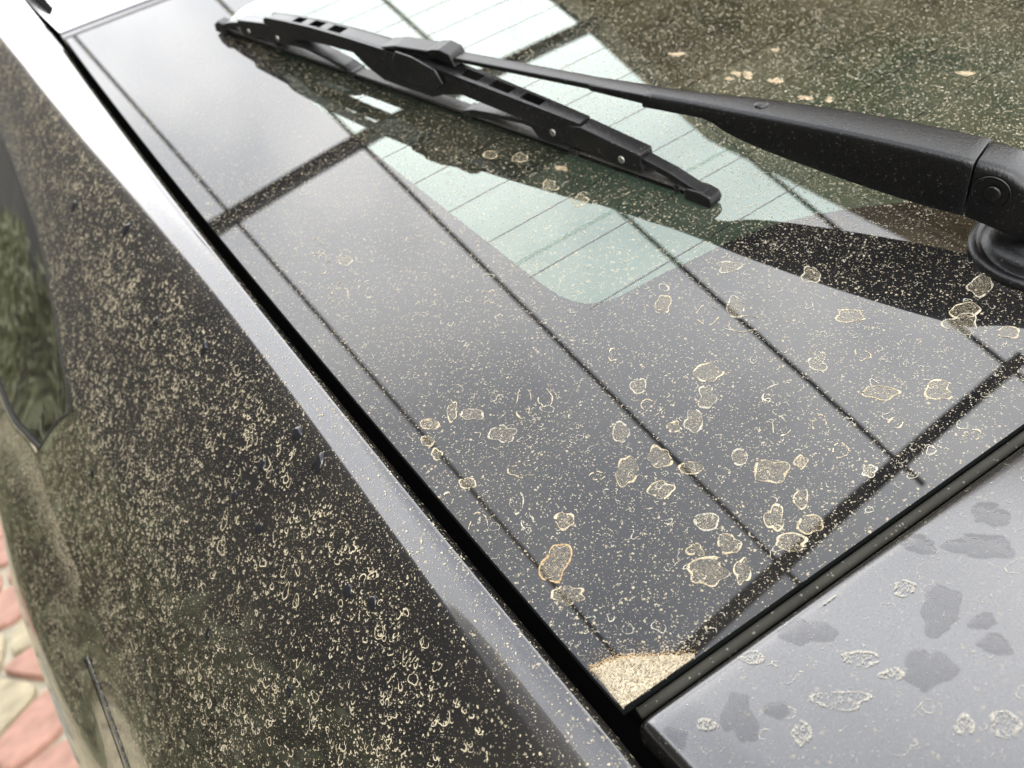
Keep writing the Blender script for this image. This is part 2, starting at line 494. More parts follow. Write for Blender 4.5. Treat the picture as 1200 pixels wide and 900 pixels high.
car = empty('car', (0, 0, 0))
tag(car, 'dusty grey metallic car seen close at the corner of its rear window', 'car')
def v0(s):                                   # rear end of the side window between s = 6 and s = 7
    return .433 + .075 * (s - 6)
parts = []
def add(va, sa):
    P, dv, ds, n = S_frame(va, sa)
    parts.append((GP(P).reshape(-1, 3), grid_faces(*va.shape), GN(n).reshape(-1, 3)))
sA = np.concatenate([np.linspace(0, 3, 40), np.linspace(3, 6, 46)[1:]])
va, sa = np.meshgrid(np.linspace(-.4, 1.29, 120), sA, indexing='ij'); add(va, sa)
va, sa = np.meshgrid(np.linspace(-.4, 1.29, 120), np.linspace(7, 10, 50), indexing='ij'); add(va, sa)
tt, sa = np.meshgrid(np.linspace(0, 1, 60), np.linspace(6, 7, 24), indexing='ij')
add(-.4 + (v0(sa) + .4) * tt, sa)
vv, ff, nn = [], [], []
off = 0
for p, f, n in parts:
    vv.append(p); nn.append(n); ff += [tuple(i + off for i in q) for q in f]; off += len(p)
quarter = mesh_obj('quarter_panel', np.concatenate(vv), ff, M_PAINT, car, True, np.concatenate(nn))
tag(quarter, 'dark grey body side covered in dried rain dust')
tt, sa = np.meshgrid(np.linspace(0, 1, 50), np.linspace(6, 7, 30), indexing='ij')
va = v0(sa) + (1.29 - v0(sa)) * tt
side_window = S_patch('side_window', va, sa, M_SIDEGLASS, car, -.002)
tag(side_window, 'small dark side window behind the pillar')

def tube(name, pts, r, mat, parent, seg=8, flat=None, closed=False):
    """sweep a circle (or an ellipse, flat = (ra, rb, normals)) along world points"""
    pts = np.asarray(pts, float); n = len(pts)
    T = np.gradient(pts, axis=0); T /= np.linalg.norm(T, axis=1, keepdims=True)
    if flat is None:
        upv = np.array([0, 0, 1.0]); A = np.cross(T, upv); A /= np.linalg.norm(A, axis=1, keepdims=True)
        B = np.cross(A, T); ra = rb = r
    else:
        ra, rb, B = flat; B = np.broadcast_to(B, pts.shape); A = np.cross(T, B); A /= np.linalg.norm(A, axis=1, keepdims=True)
    ang = np.linspace(0, 2 * math.pi, seg, endpoint=False)
    V = pts[:, None] + ra * np.cos(ang)[None, :, None] * A[:, None] + rb * np.sin(ang)[None, :, None] * B[:, None]
    f = []
    for i in range(n - 1):
        for j in range(seg):
            f.append((i * seg + j, i * seg + (j + 1) % seg, (i + 1) * seg + (j + 1) % seg, (i + 1) * seg + j))
    f += [tuple(range(seg))[::-1], tuple((n - 1) * seg + k for k in range(seg))]
    return fix_normals(mesh_obj(name, V.reshape(-1, 3), f, mat, parent))
# rubber round the side window: along its top edge, round the rear corner, along the belt line
pv = np.concatenate([np.linspace(1.28, .46, 40), v0(np.linspace(6.1, 6.9, 14)), np.linspace(.53, 1.28, 30)])
ps = np.concatenate([np.full(40, 6.03), np.linspace(6.1, 6.9, 14), np.full(30, 6.97)])
P, _, _, nrm = S_frame(pv, ps)
tube('window_seal', GP(P - nrm * .001), 0, M_SEAL, side_window, 8, (.0024, .0016, GN(nrm)))
# thin bright edge where the next body panel begins, low on the shoulder
def EDGE_S(v): return np.interp(v, [.05, .15, .25, .335], [7.72, 7.74, 7.70, 7.62])
pv = np.linspace(.335, .05, 30); ps = EDGE_S(pv)
P, _, _, nrm = S_frame(pv, ps)
tube('panel_edge', GP(P), 0, M_PAINT2, quarter, 8, (.0007, .0007, GN(nrm)))
tube('panel_joint', GP(P + np.array([-.0022, 0, -.0010])), 0, M_GAP, quarter, 6, (.0007, .0004, GN(nrm)))

# ------------------------------------------------------------------ rear window
KU = .15
def gh(u): return -KU / 2 * ((u - .2)**2 - .04)
def gn(u):
    n = np.stack([KU * (u - .2), np.zeros_like(u), np.ones_like(u)], -1)
    return n / np.linalg.norm(n, axis=-1, keepdims=True)
def vbot(u): return -.045 * u * (1 - u)
def vtop(u): return .779 - .17 * u * (1 - u)
half = [(.50, .070), (.42, .072), (.36, .078), (.325, .086), (.295, .0985), (.27, .116), (.252, .129), (.236, .139), (.22, .147), (.205, .152), (.191, .155), (.17, .1575), (.153, .160), (.138, .161), (.127, .162),
        (.119, .1645), (.1125, .169), (.1085, .176), (.1065, .184), (.1055, .195), (.105, .22), (.104, .30), (.1035, .40), (.104, .50), (.106, .60), (.108, .64), (.112, .660), (.120, .672), (.135, .680), (.2, .685), (.35, .668), (.5, .662)]
inner = np.array(half + [(1 - u, v) for u, v in half[-2:0:-1]])
uu = np.linspace(0, 1, 60)
outer = np.concatenate([np.stack([uu, vbot(uu)], 1), np.stack([np.ones(40), np.linspace(0, .779, 42)[1:-1]], 1),
                        np.stack([uu[::-1], vtop(uu[::-1])], 1), np.stack([bow(np.linspace(.779, 0, 42)[1:-1]), np.linspace(.779, 0, 42)[1:-1]], 1)])
CEN = np.array([.5, .38])
def radial(poly, ang):
    out = []
    A, B = poly, np.roll(poly, -1, 0)
    for a in ang:
        d = np.array([math.cos(a), math.sin(a)])
        best = None
        e = B - A; w = A - CEN
        den = d[0] * e[:, 1] - d[1] * e[:, 0]
        den = np.where(abs(den) < 1e-12, 1e-12, den)
        t = (w[:, 0] * e[:, 1] - w[:, 1] * e[:, 0]) / den
        s = (w[:, 0] * d[1] - w[:, 1] * d[0]) / den
        ok = (t > 0) & (s >= -1e-9) & (s <= 1 + 1e-9)
        out.append(CEN + d * t[ok].max())
    return np.array(out)
ang = np.concatenate([np.arctan2(*(inner - CEN).T[::-1]), np.arctan2(*(outer - CEN).T[::-1])])
ang = np.unique(np.round(ang, 7))
Rin, Rout = radial(inner, ang), radial(outer, ang)
NA = len(ang)
def ring_mesh(name, a, b, k, mat, parent, centre=False):
    t = np.linspace(0, 1, k)[:, None, None]
    P = a[None] * (1 - t) + b[None] * t
    P = P.reshape(-1, 2)
    f = []
    for i in range(k - 1):
        for j in range(NA):
            f.append((i * NA + j, i * NA + (j + 1) % NA, (i + 1) * NA + (j + 1) % NA, (i + 1) * NA + j)[::-1])
    o = mesh_obj(name, G(P[:, 0], P[:, 1], gh(P[:, 0])), f, mat, parent, True, GN(gn(P[:, 0])))
    return o
rear_window = ring_mesh('rear_window', Rin, np.repeat(CEN[None], NA, 0) * .999 + Rin * .001, 14, M_PANE, car)
tag(rear_window, 'green tinted rear window glass with dried rain marks')
ring_mesh('ceramic_border', Rin, Rout, 12, M_CER, rear_window)
# the polished edge of the pane
Pe = G(Rout[:, 0], Rout[:, 1], gh(Rout[:, 0])); Pe2 = G(Rout[:, 0] , Rout[:, 1], gh(Rout[:, 0]) - .004)
M_EDGE = mat_simple('ground_glass_edge', (.004, .006, .005), .5)
mesh_obj('glass_edge', np.concatenate([Pe + [0, 0, -.0002], Pe2]), [(j, (j + 1) % NA, NA + (j + 1) % NA, NA + j) for j in range(NA)], M_EDGE, rear_window)
# heating wires printed across the clear part
for k in range(12):
    v = .1655 + .0407 * k
    ur = np.linspace(.104 if k else .111, .89, 60)
    cu = .0006 * np.sin(ur * 4)
    L = np.stack([np.concatenate([ur, ur[::-1]]), np.concatenate([v - .05 * (ur - .1)**2 * 0 - .00035 + cu * 0 - .03 * (ur - .105) * (.9 - ur) * .4, (v + .00035 - .03 * (ur - .105) * (.9 - ur) * .4)[::-1]])], 1)
    if L[:, 1].max() > .66: continue
    vv = G(L[:, 0], L[:, 1], gh(L[:, 0]) + .00015)
    n = len(ur)
    mesh_obj('heating_wire', vv, [(i, i + 1, 2 * n - 2 - i, 2 * n - 1 - i) for i in range(n - 1)], M_CER, rear_window, True, GN(gn(L[:, 0])))

ur = np.linspace(.1045, .89, 60)  # clear strip with extra gloss, a brighter line across the pane
vs_ = .2205 - .03 * (ur - .105)
mesh_obj('glossy_strip', np.concatenate([G(ur, vs_ - .0016, gh(ur) + .0001), G(ur, vs_ + .0016, gh(ur) + .0001)]), [(i, i + 1, 61 + i, 60 + i) for i in range(59)], M_STRIP, rear_window, True, np.concatenate([GN(gn(ur))] * 2))

# cabin below the glass
box('cabin_lining', (.02, .01, -.32), (.99, .76, -.30), M_CABIN, car, lambda v: G(v[:, 0], v[:, 1], v[:, 2]))
cab = mesh_obj('luggage_cover', G(*np.array([(.03, .03, -.10), (.97, .03, -.10), (.97, .55, -.27), (.03, .55, -.27)]).T), [(0, 1, 2, 3)], M_CABIN, car, False)
for nm, a, b in (('side_lining', (.012, .004), (.012, .775)), ('side_lining', (.985, .004), (.985, .775)), ('rear_lining', (.012, .012), (.985, .012)), ('roof_lining', (.012, .70), (.985, .70))):
    mesh_obj(nm, G(*np.array([(*a, -.012), (*b, -.012), (*b, -.32), (*a, -.32)]).T), [(0, 1, 2, 3)], M_CABIN, car, False)

# black channel between glass and body, and below the glass
vch = np.linspace(-.4, 1.28, 90)
sec = [(-.0078, -.010), (-.0070, -.030), (.012, -.030), (.012, -.0095), (.0045, -.0065)]
V = np.array([[(u + float(bow(np.array(v))), v, n) for u, n in sec] for v in vch])
mesh_obj('gap_channel', G(V[..., 0], V[..., 1], V[..., 2]).reshape(-1, 3), grid_faces(90, len(sec)), M_GAP, car, False)

# ------------------------------------------------------------------ tailgate panel below the glass, its seal
TILT = math.radians(13)
UT0 = .0015
def tg_loc(u, w):
    """w = distance down the panel from its upper edge"""
    u = np.asarray(u, float); w = np.asarray(w, float)
    v_edge = vbot(np.clip(u, 0, 1)) - .0060
    rnd = .004 * np.exp(-w / .0013)                          # rolled upper edge
    n = .0015 + gh(u) + math.tan(TILT) * w - rnd - np.clip(w - .22, 0, 1)**2 * 6
    return np.stack(np.broadcast_arrays(u, v_edge - w, n), -1)
ug = np.concatenate([[UT0, UT0 + .0004, UT0 + .001, UT0 + .002], np.linspace(UT0 + .004, .99, 60)])
wg = np.concatenate([[0, .0005, .001, .002, .003, .0045, .006, .008], np.linspace(.012, .5, 60)])
U, Wd = np.meshgrid(ug, wg, indexing='ij')
P = tg_loc(U, Wd)
P[..., 2] -= .003 * np.exp(-(U - UT0) / .0012)                # rolled side edge
skirt_top = P[:, 0].copy(); skirt_top[:, 2] -= .012
P = np.concatenate([skirt_top[:, None], P], 1)
side = P[0].copy(); side[:, 2] -= .014
P = np.concatenate([side[None], P], 0)
tailgate = mesh_obj('tailgate_panel', G(P[..., 0], P[..., 1], P[..., 2]).reshape(-1, 3), grid_faces(*P.shape[:2], flip=True), M_PAINT2, car)
tag(tailgate, 'pale grey metallic tailgate with wet patches')
us = np.linspace(.004, .985, 80)
ctr = np.stack([us, vbot(us) - .0030, gh(us) - .0030], -1)
tube('window_seal', GP(ctr), 0, M_SEAL, car, 10, (.0021, .0016, GN(np.array([0, -.25, 1.0]) / np.linalg.norm([0, -.25, 1.0]))))
mesh_obj('gap_floor', G(np.stack([us, us], 1), np.stack([vbot(us) + .004, vbot(us) - .02], 1), np.stack([gh(us) - .0085] * 2, 1)).reshape(-1, 3), grid_faces(80, 2), M_GAP, car)

# spoiler / roof edge above the glass
us = np.linspace(-.0015, 1.0, 60); ws = np.concatenate([[0, .001, .003, .006], np.linspace(.012, .5, 20)])
U, Wd = np.meshgrid(us, ws, indexing='ij')
P = np.stack([U, vtop(np.clip(U, 0, 1)) + .006 + Wd, gh(U) + .004 - .006 * np.exp(-Wd / .002) - .12 * Wd], -1)
sk = P[:, 0].copy(); sk[:, 2] -= .02
P = np.concatenate([sk[:, None], P], 1)
mesh_obj('roof_spoiler', GP(P).reshape(-1, 3), grid_faces(*P.shape[:2]), M_PAINT2, car)

# ------------------------------------------------------------------ rear wiper
B0 = np.array([.1029, .6514, 0.0]); B1 = np.array([.2050, .1821, 0.0])
BA = (B1 - B0); BL = np.linalg.norm(BA); BA /= BL
BLAT = np.array([-BA[1], BA[0], 0])                       # to the far side
def bl(s, l, h):
    s, l, h = np.broadcast_arrays(np.asarray(s, float), np.asarray(l, float), np.asarray(h, float))
    u = B0[0] + BA[0] * s + BLAT[0] * l; v = B0[1] + BA[1] * s + BLAT[1] * l
    return G(u, v, gh(u) + h)
def plate(name, prof, l0, l1, mat, parent, frame=bl, bev=.0005):
    """closed (s, h) outline pushed from lateral l0 to l1"""
    prof = np.asarray(prof, float); n = len(prof)
    v = np.concatenate([frame(prof[:, 0], l0, prof[:, 1]), frame(prof[:, 0], l1, prof[:, 1])])
    f = [tuple(range(n)), tuple(range(2 * n - 1, n - 1, -1))] + [(i, (i + 1) % n, n + (i + 1) % n, n + i) for i in range(n)]
    o = fix_normals(mesh_obj(name, v, f, mat, parent, False))
    if bev: bevel(o, bev, 2)
    return o
def join_into(dst, objs):
    """merge helper meshes of the same part into one mesh (modifiers of dst are kept)"""
    bm = bmesh.new(); bm.from_mesh(dst.data)
    for o in objs:
        bm.from_mesh(o.data)
        me = o.data; bpy.data.objects.remove(o); bpy.data.meshes.remove(me)
    bm.to_mesh(dst.data); bm.free()
    return dst
TOP = np.array([(.083, .0275), (.088, .0300), (.114, .0325), (.150, .0350), (.192, .0362), (.243, .0365), (.296, .0335), (.330, .0315), (.363, .0292), (.395, .0268)])
def top_h(s): return np.interp(s, TOP[:, 0], TOP[:, 1])
LOW = [(.395, .0190), (.386, .0165), (.381, .0108), (.372, .0098), (.363, .0106), (.357, .0168), (.345, .0192), (.325, .0208), (.302, .0225), (.286, .0190), (.274, .0145), (.226, .0150), (.210, .0200), (.196, .0272), (.165, .0258), (.135, .0232), (.118, .0190), (.106, .0128), (.092, .0128), (.083, .0185)]
def hw(s): return .0040 + .0028 * math.sin(math.pi * min(1, max(0, (s - .07) / .34)))     # half width
# side plates of the bridge
def side_plate(sign):
    out = [(s, h) for s, h in TOP] + LOW
    # resample so that the plate can follow the changing width
    pts = []
    for (a, b) in zip(out, out[1:] + out[:1]):
        k = max(1, int(abs(a[0] - b[0]) / .008))
        for i in range(k): pts.append((a[0] + (b[0] - a[0]) * i / k, a[1] + (b[1] - a[1]) * i / k))
    hole = [(.227 + .0032 * math.cos(t), .0265 + .0042 * math.sin(t)) for t in np.linspace(0, 2 * math.pi, 13)]
    n0 = min(range(len(pts)), key=lambda i: abs(pts[i][0] - .227) + (1 if pts[i][1] > .02 else 0))
    k0 = min(range(12), key=lambda i: math.hypot(hole[i][0] - pts[n0][0], hole[i][1] - pts[n0][1]))
    ring = [hole[(k0 - i) % 12] for i in range(13)]
    poly = pts[:n0 + 1] + ring + pts[n0:]
    poly = np.array(poly); n = len(poly)
    w = np.array([hw(s) for s in poly[:, 0]]) * sign
    w2 = w - sign * .0012
    # crease at the top edge, plates lean out a little towards the bottom
    lean = (top_h(poly[:, 0]) - poly[:, 1]) * .10 * sign
    bm = bmesh.new()
    A = [bm.verts.new(p) for p in bl(poly[:, 0], w + lean, poly[:, 1])]
    B = [bm.verts.new(p) for p in bl(poly[:, 0], w2 + lean, poly[:, 1])]
    for L in (A, B):
        try: bm.faces.new(L)
        except ValueError: pass
    for i in range(n):
        j = (i + 1) % n
        try: bm.faces.new((A[i], A[j], B[j], B[i]))
        except ValueError: pass
    bmesh.ops.remove_doubles(bm, verts=bm.verts, dist=1e-6)
    bmesh.ops.triangulate(bm, faces=[f for f in bm.faces if len(f.verts) > 4], ngon_method='EAR_CLIP')
    bmesh.ops.recalc_face_normals(bm, faces=bm.faces)
    me = bpy.data.meshes.new('side'); bm.to_mesh(me); bm.free(); me.materials.append(M_METAL)
    o = bpy.data.objects.new('side', me); COL.objects.link(o)
    return o
# top plate with slots
SLOTS = [(.122, .134), (.143, .157), (.166, .181), (.300, .314), (.324, .340), (.349, .364)]
def top_plate():
    sgrid = sorted(set([.083, .395] + [x for s in SLOTS for x in s] + list(np.linspace(.083, .395, 40).round(4))))
    vv, ff = [], []
    lf = (-1, -.60, .60, 1)
    for s in sgrid:
        for t in (0, -.0012):
            for l in lf: vv.append(bl(s, l * hw(s), top_h(s) + t - (.0004 if abs(l) == 1 else 0)))
    for i in range(len(sgrid) - 1):
        mid = (sgrid[i] + sgrid[i + 1]) / 2
        slot = any(a < mid < b for a, b in SLOTS)
        a, b = i * 8, (i + 1) * 8
        for j in range(3):
            if slot and j == 1: continue
            ff += [(a + j, a + j + 1, b + j + 1, b + j), (a + 4 + j, b + 4 + j, b + 5 + j, a + 5 + j)]
        if slot:
            ff += [(a + 1, b + 1, b + 5, a + 5), (a + 2, a + 6, b + 6, b + 2)]
    for e in (0, len(sgrid) - 1):
        a = e * 8
        ff.append((a, a + 1, a + 2, a + 3, a + 7, a + 6, a + 5, a + 4))
    return mesh_obj('top', vv, ff, M_METAL, None, False)
wiper_blade = fix_normals(top_plate())
wiper_blade.name = 'wiper_blade'; wiper_blade.parent = car
join_into(wiper_blade, [side_plate(-1), side_plate(1)])
fix_normals(wiper_blade)
tag(wiper_blade, 'black metal wiper blade frame lying on the rear window')
# yokes
SEC = [(.295, .0085), (.305, .0118), (.325, .0146), (.350, .0172), (.375, .0215), (.396, .0252), (.437, .0200), (.4375, .0095), (.430, .0082), (.420, .0086), (.408, .0120), (.392, .0112), (.375, .0125), (.350, .0143), (.325, .0116), (.312, .0092), (.304, .0062), (.295, .0062)]
TER = [(.384, .0085), (.392, .0115), (.410, .0140), (.424, .0160), (.438, .0172), (.455, .0140), (.468, .0100), (.476, .0088), (.476, .0062), (.466, .0070), (.452, .0105), (.437, .0130), (.424, .0125), (.408, .0108), (.396, .0085), (.392, .0062), (.384, .0062)]
mir = lambda prof: [(.48 - s, h) for s, h in prof][::-1]
for prof in (SEC, mir(SEC)): plate('yoke', prof, -.0052, .0052, M_METAL, wiper_blade)
for prof in (TER, mir(TER)): plate('yoke', prof, -.0036, .0036, M_PLASTIC, wiper_blade)
# backing rail, rubber lip
CS_R = [(-.0042, .0080), (.0042, .0080), (.0046, .0072), (.0042, .0064), (-.0042, .0064), (-.0046, .0072)]
CS_L = [(-.0030, .0062), (.0030, .0062), (.0030, .0052), (.0016, .0048), (.0016, .0040), (.0030, .0036), (.0024, .0028), (.0009, .0022), (.0010, .0001), (.0001, .0001), (-.0003, .0022), (-.0024, .0028), (-.0030, .0036), (-.0016, .0040), (-.0016, .0048), (-.0030, .0052)]
def sweep(name, cs, s0, s1, mat, parent, k=30, taper=0):
    n = len(cs); vv, ff = [], []
    for i, s in enumerate(np.linspace(s0, s1, k)):
        q = 1 - taper * max(0, (.03 - (s - s0)) / .03)
        vv.append(bl(s, np.array([c[0] for c in cs]) * q, np.array([c[1] for c in cs])))
        if i:
            ff += [((i - 1) * n + j, (i - 1) * n + (j + 1) % n, i * n + (j + 1) % n, i * n + j) for j in range(n)]
    ff += [tuple(range(n)), tuple((k - 1) * n + j for j in range(n))]
    return fix_normals(mesh_obj(name, np.concatenate(vv), ff, mat, parent, False))
sweep('rail', CS_R, .001, .466, M_RAIL, wiper_blade, taper=.5)
sweep('rubber_strip', CS_L, -.001, .478, M_RUBBER, wiper_blade, taper=.6)
def blade_box(name, s0, s1, l0, l1, h0, h1, mat, bev=.0012):
    o = plate(name, [(s0, h0), (s1, h0), (s1, h1), (s0, h1)], l0, l1, mat, wiper_blade, bev=0)
    bevel(o, bev, 3); return o
o = plate('end_cap', [(.4640, .0012), (.4808, .0008), (.4818, .0045), (.4805, .0078), (.474, .0090), (.466, .0086), (.4640, .0070)], -.0049, .0049, M_PLASTIC, wiper_blade, bev=.0012)
o = plate('end_cap', [(-.003, .0012), (.014, .0012), (.014, .0105), (.006, .0115), (-.001, .0080)], -.0045, .0045, M_PLASTIC, wiper_blade, bev=.0012)
blade_box('stop', .4575, .4615, -.0046, .0046, .0035, .0088, M_PLASTIC, .0008)
for s in (.299, .388, .181, .092):
    blade_box('claw', s - .0035, s + .0035, -.0058, .0058, .0048, .0092, M_METAL, .0008)
# rivets
def disc(name, c_in, frame, axis, r, d, mat, parent, seg=16, dome=0.0):
    """short round stud; c_in in (s, l, h), pushed along l by d"""
    s, l, h = c_in; vv, ff = [], []
    prof = [(r, 0), (r, d * .6), (r * .82, d), (r * .30, d + dome), ]
    for rr, dd in prof:
        for t in np.linspace(0, 2 * math.pi, seg, endpoint=False):
            vv.append(frame(s + rr * math.cos(t), l + dd * axis, h + rr * math.sin(t)))
    for i in range(3):
        ff += [(i * seg + j, i * seg + (j + 1) % seg, (i + 1) * seg + (j + 1) % seg, (i + 1) * seg + j) for j in range(seg)]
    ff.append(tuple(3 * seg + j for j in range(seg)))
    return fix_normals(mesh_obj(name, vv, ff, mat, parent))
for s, h, r in ((.375, .0165, .0022), (.098, .0165, .0020), (.424, .0135, .0022), (.056, .0135, .0018)):
    w = hw(s) + .0012 if .1 > abs(s - .24) or s in (.375, .098) else .0052
    for sg in (-1, 1): disc('rivet', (s, sg * w, h), bl, sg, r, .0008, M_RIVET, wiper_blade)
# centre block the hook sits in
plate('hook_mount', [(.242, .0330), (.247, .0395), (.262, .0392), (.283, .0350), (.288, .0270), (.277, .0200), (.244, .0210)], -.0094, -.0078, M_METAL, wiper_blade, bev=.0004)
plate('hook_mount', [(.242, .0330), (.247, .0395), (.262, .0392), (.283, .0350), (.288, .0270), (.277, .0200), (.244, .0210)], .0078, .0094, M_METAL, wiper_blade, bev=.0004)

# ------------------------------------------------------------------ wiper arm
HB = np.array([.2750, .0539, 0.0])
AA = np.array([-.31646, .94861, 0.0])
AL = np.array([-AA[1], AA[0], 0])                         # towards the near side
def ar(s, l, h):
    s, l, h = np.broadcast_arrays(np.asarray(s, float), np.asarray(l, float), np.asarray(h, float))
    u = HB[0] + AA[0] * s + AL[0] * l; v = HB[1] + AA[1] * s + AL[1] * l
    return G(u, v, h)
def arm_loft(name, secs, mat, parent, rt=.0035, rb=.0012, sub=4):
    """secs: s, top h, bottom h, half width at the top, half width at the bottom"""
    secs = np.array(secs, float)
    t = np.arange(len(secs)); tf = np.linspace(0, len(secs) - 1, (len(secs) - 1) * sub + 1)
    Q = hermite(tf, t.astype(float), secs)
    vv, ff = [], []
    n = 0
    for q in Q:
        s, ht, hb, wt, wb = q
        r = min(rt, (ht - hb) * .45, wt * .7); r2 = min(rb, (ht - hb) * .3)
        ring = []
        for a in np.linspace(0, math.pi / 2, 5): ring.append((-(wt - r) - r * math.cos(a), ht - r + r * math.sin(a)))
        for a in np.linspace(math.pi / 2, 0, 5): ring.append(((wt - r) + r * math.cos(a), ht - r + r * math.sin(a)))
        for a in np.linspace(0, math.pi / 2, 3): ring.append(((wb - r2) + r2 * math.cos(a), hb + r2 - r2 * math.sin(a)))
        for a in np.linspace(math.pi / 2, 0, 3): ring.append((-(wb - r2) - r2 * math.cos(a), hb + r2 - r2 * math.sin(a)))
        ring = np.array(ring); n = len(ring)
        vv.append(ar(s, ring[:, 0], ring[:, 1]))
    m = len(Q)
    for i in range(m - 1):
        ff += [(i * n + j, i * n + (j + 1) % n, (i + 1) * n + (j + 1) % n, (i + 1) * n + j) for j in range(n)]
    ff += [tuple(range(n)), tuple((m - 1) * n + j for j in range(n))]
    o = fix_normals(mesh_obj(name, np.concatenate(vv), ff, mat, parent))
    bevel(o, .0004, 2)
    return o
wiper_arm = arm_loft('wiper_arm', [(.197, .0452, .0378, .0062, .0064), (.175, .0464, .0386, .0066, .0070), (.158, .0474, .0392, .0074, .0080), (.145, .0481, .0350, .0084, .0092), (.125, .0490, .0310, .0094, .0104), (.085, .0502, .0262, .0106, .0120), (.050, .0500, .0232, .0112, .0130), (.0275, .0492, .0222, .0114, .0132)], M_PLASTIC, car)
tag(wiper_arm, 'black plastic wiper arm reaching over the rear window')
arm_loft('arm_head', [(.0268, .0488, .0222, .0112, .0130), (.020, .0484, .0210, .0112, .0130), (.012, .0470, .0190, .0112, .0128), (.002, .0420, .0170, .0115, .0125), (-.012, .0385, .0160, .0120, .0125), (-.028, .0370, .0170, .0115, .0120), (-.036, .0350, .0200, .0090, .0095)], M_PLASTIC, wiper_arm, rt=.005)
arm_loft('arm_bar', [(.205, .0443, .0408, .0046, .0046), (.196, .0445, .0408, .0046, .0046), (.30, .0432, .0402, .0044, .0044), (.355, .0425, .0396, .0044, .0044)][1:], M_METAL, wiper_arm, rt=.0008, rb=.0006)
arm_loft('bar_sleeve', [(.232, .0438, .0398, .0050, .0050), (.205, .0447, .0394, .0056, .0056), (.192, .0450, .0392, .0058, .0058)], M_METAL, wiper_arm, rt=.0010)
# hook: bar bent back under itself, and the clip that locks it
pts = [(.350, .0411), (.365, .0410), (.378, .0405), (.386, .0385), (.389, .0350), (.386, .0315), (.378, .0298), (.362, .0295), (.350, .0295)]
tt = np.linspace(0, len(pts) - 1, 33)
hp = hermite(tt, np.arange(len(pts)).astype(float), np.array(pts))
tube('hook', ar(hp[:, 0], 0, hp[:, 1]), 0, M_METAL, wiper_arm, 10, (.0014, .0044, GN(np.array([AL[0], AL[1], 0]))))
plate('clip', [(.330, .0375), (.333, .0455), (.341, .0475), (.348, .0465), (.352, .0452), (.380, .0440), (.392, .0415), (.394, .0395), (.384, .0415), (.352, .0425), (.348, .0375)], -.0066, .0066, M_PLASTIC, wiper_arm, ar, .0008)
plate('clip', [(.335, .0290), (.332, .0400), (.345, .0420), (.378, .0405), (.384, .0350), (.372, .0290)], .0050, .0066, M_PLASTIC, wiper_arm, ar, .0005)
# round pin with its raised rim on the near side of the head
disc('pivot_pin', (.0175, .0121, .0370), ar, 1, .0036, .0009, M_PLASTIC, wiper_arm, 24)
tp = np.linspace(-.5, 3.9, 30)
tube('pin_rim', ar(.0180 + .0078 * np.cos(tp), .01235, .0372 + .0078 * np.sin(tp)), .0004, M_PLASTIC, wiper_arm, 6)
bp = np.linspace(0, 2 * math.pi, 18)
vv = [ar(.132 + r * np.cos(bp[:-1]), -.001 + r * np.sin(bp[:-1]), h) for r, h in ((.0036, .0486), (.0034, .0494), (.0024, .0499), (.0008, .0501))]
ff = [(i * 17 + j, i * 17 + (j + 1) % 17, (i + 1) * 17 + (j + 1) % 17, (i + 1) * 17 + j) for i in range(3) for j in range(17)] + [tuple(51 + j for j in range(17))]
fix_normals(mesh_obj('cap_button', np.concatenate(vv), ff, M_PLASTIC, wiper_arm))
# pivot boss on the glass
prof = [(.0325, .0002), (.0325, .0022), (.0312, .0036), (.0290, .0040), (.0280, .0032), (.0272, .0036), (.0262, .0062), (.0245, .0080), (.0215, .0092), (.0170, .0104), (.0150, .0125), (.0142, .0170), (.0138, .0260)]
tp = np.linspace(0, 2 * math.pi, 64, endpoint=False)
HC = (.2815, .0500)
vv = [G(HC[0] + r * np.cos(tp), HC[1] + r * np.sin(tp), gh(HC[0] + r * np.cos(tp)) + h) for r, h in prof]
ff = [(i * 64 + j, i * 64 + (j + 1) % 64, (i + 1) * 64 + (j + 1) % 64, (i + 1) * 64 + j) for i in range(len(prof) - 1) for j in range(64)] + [tuple((len(prof) - 1) * 64 + j for j in range(64))]
boss = fix_normals(mesh_obj('pivot_boss', np.concatenate(vv), ff, M_PLASTIC, wiper_arm))

# ------------------------------------------------------------------ dirt: dried rain marks, dust grains, wet patches
def lift_glass(p, h):
    """p: (N, 2) of (u, v) -> world, h above the glass"""
    n = gn(p[:, 0]); L = np.stack([p[:, 0], p[:, 1], gh(p[:, 0])], -1) + n * np.asarray(h).reshape(-1, 1)
    return GP(L)
def lift_tail(p, h):
    L = tg_loc(p[:, 0], p[:, 1]); L = L + np.array([0, math.sin(TILT), 1.0]) * np.asarray(h).reshape(-1, 1)
    return GP(L)
# the body surface tabulated once, so that many thousand grains can be laid on it quickly
TV, TS = np.linspace(-.15, 1.2, 520), np.linspace(1.2, 9.5, 720)
_v, _s = np.meshgrid(TV, TS, indexing='ij')
_P, _dv, _ds, _n = S_frame(_v, _s)
_TAB = np.concatenate([_P, _n, np.linalg.norm(_dv, axis=-1)[..., None], np.linalg.norm(_ds, axis=-1)[..., None], np.linalg.norm(np.cross(_dv, _ds), axis=-1)[..., None]], -1)
def body_tab(v, s):
    x = np.clip((v - TV[0]) / (TV[1] - TV[0]), 0, 518.999); y = np.clip((s - TS[0]) / (TS[1] - TS[0]), 0, 718.999)
    i, j = x.astype(int), y.astype(int); a, b = (x - i)[:, None], (y - j)[:, None]
    return (_TAB[i, j] * (1 - a) + _TAB[i + 1, j] * a) * (1 - b) + (_TAB[i, j + 1] * (1 - a) + _TAB[i + 1, j + 1] * a) * b
def lift_body(p, h):
    q = body_tab(p[:, 0], p[:, 1])
    return GP(q[:, :3] + q[:, 3:6] * np.asarray(h).reshape(-1, 1))

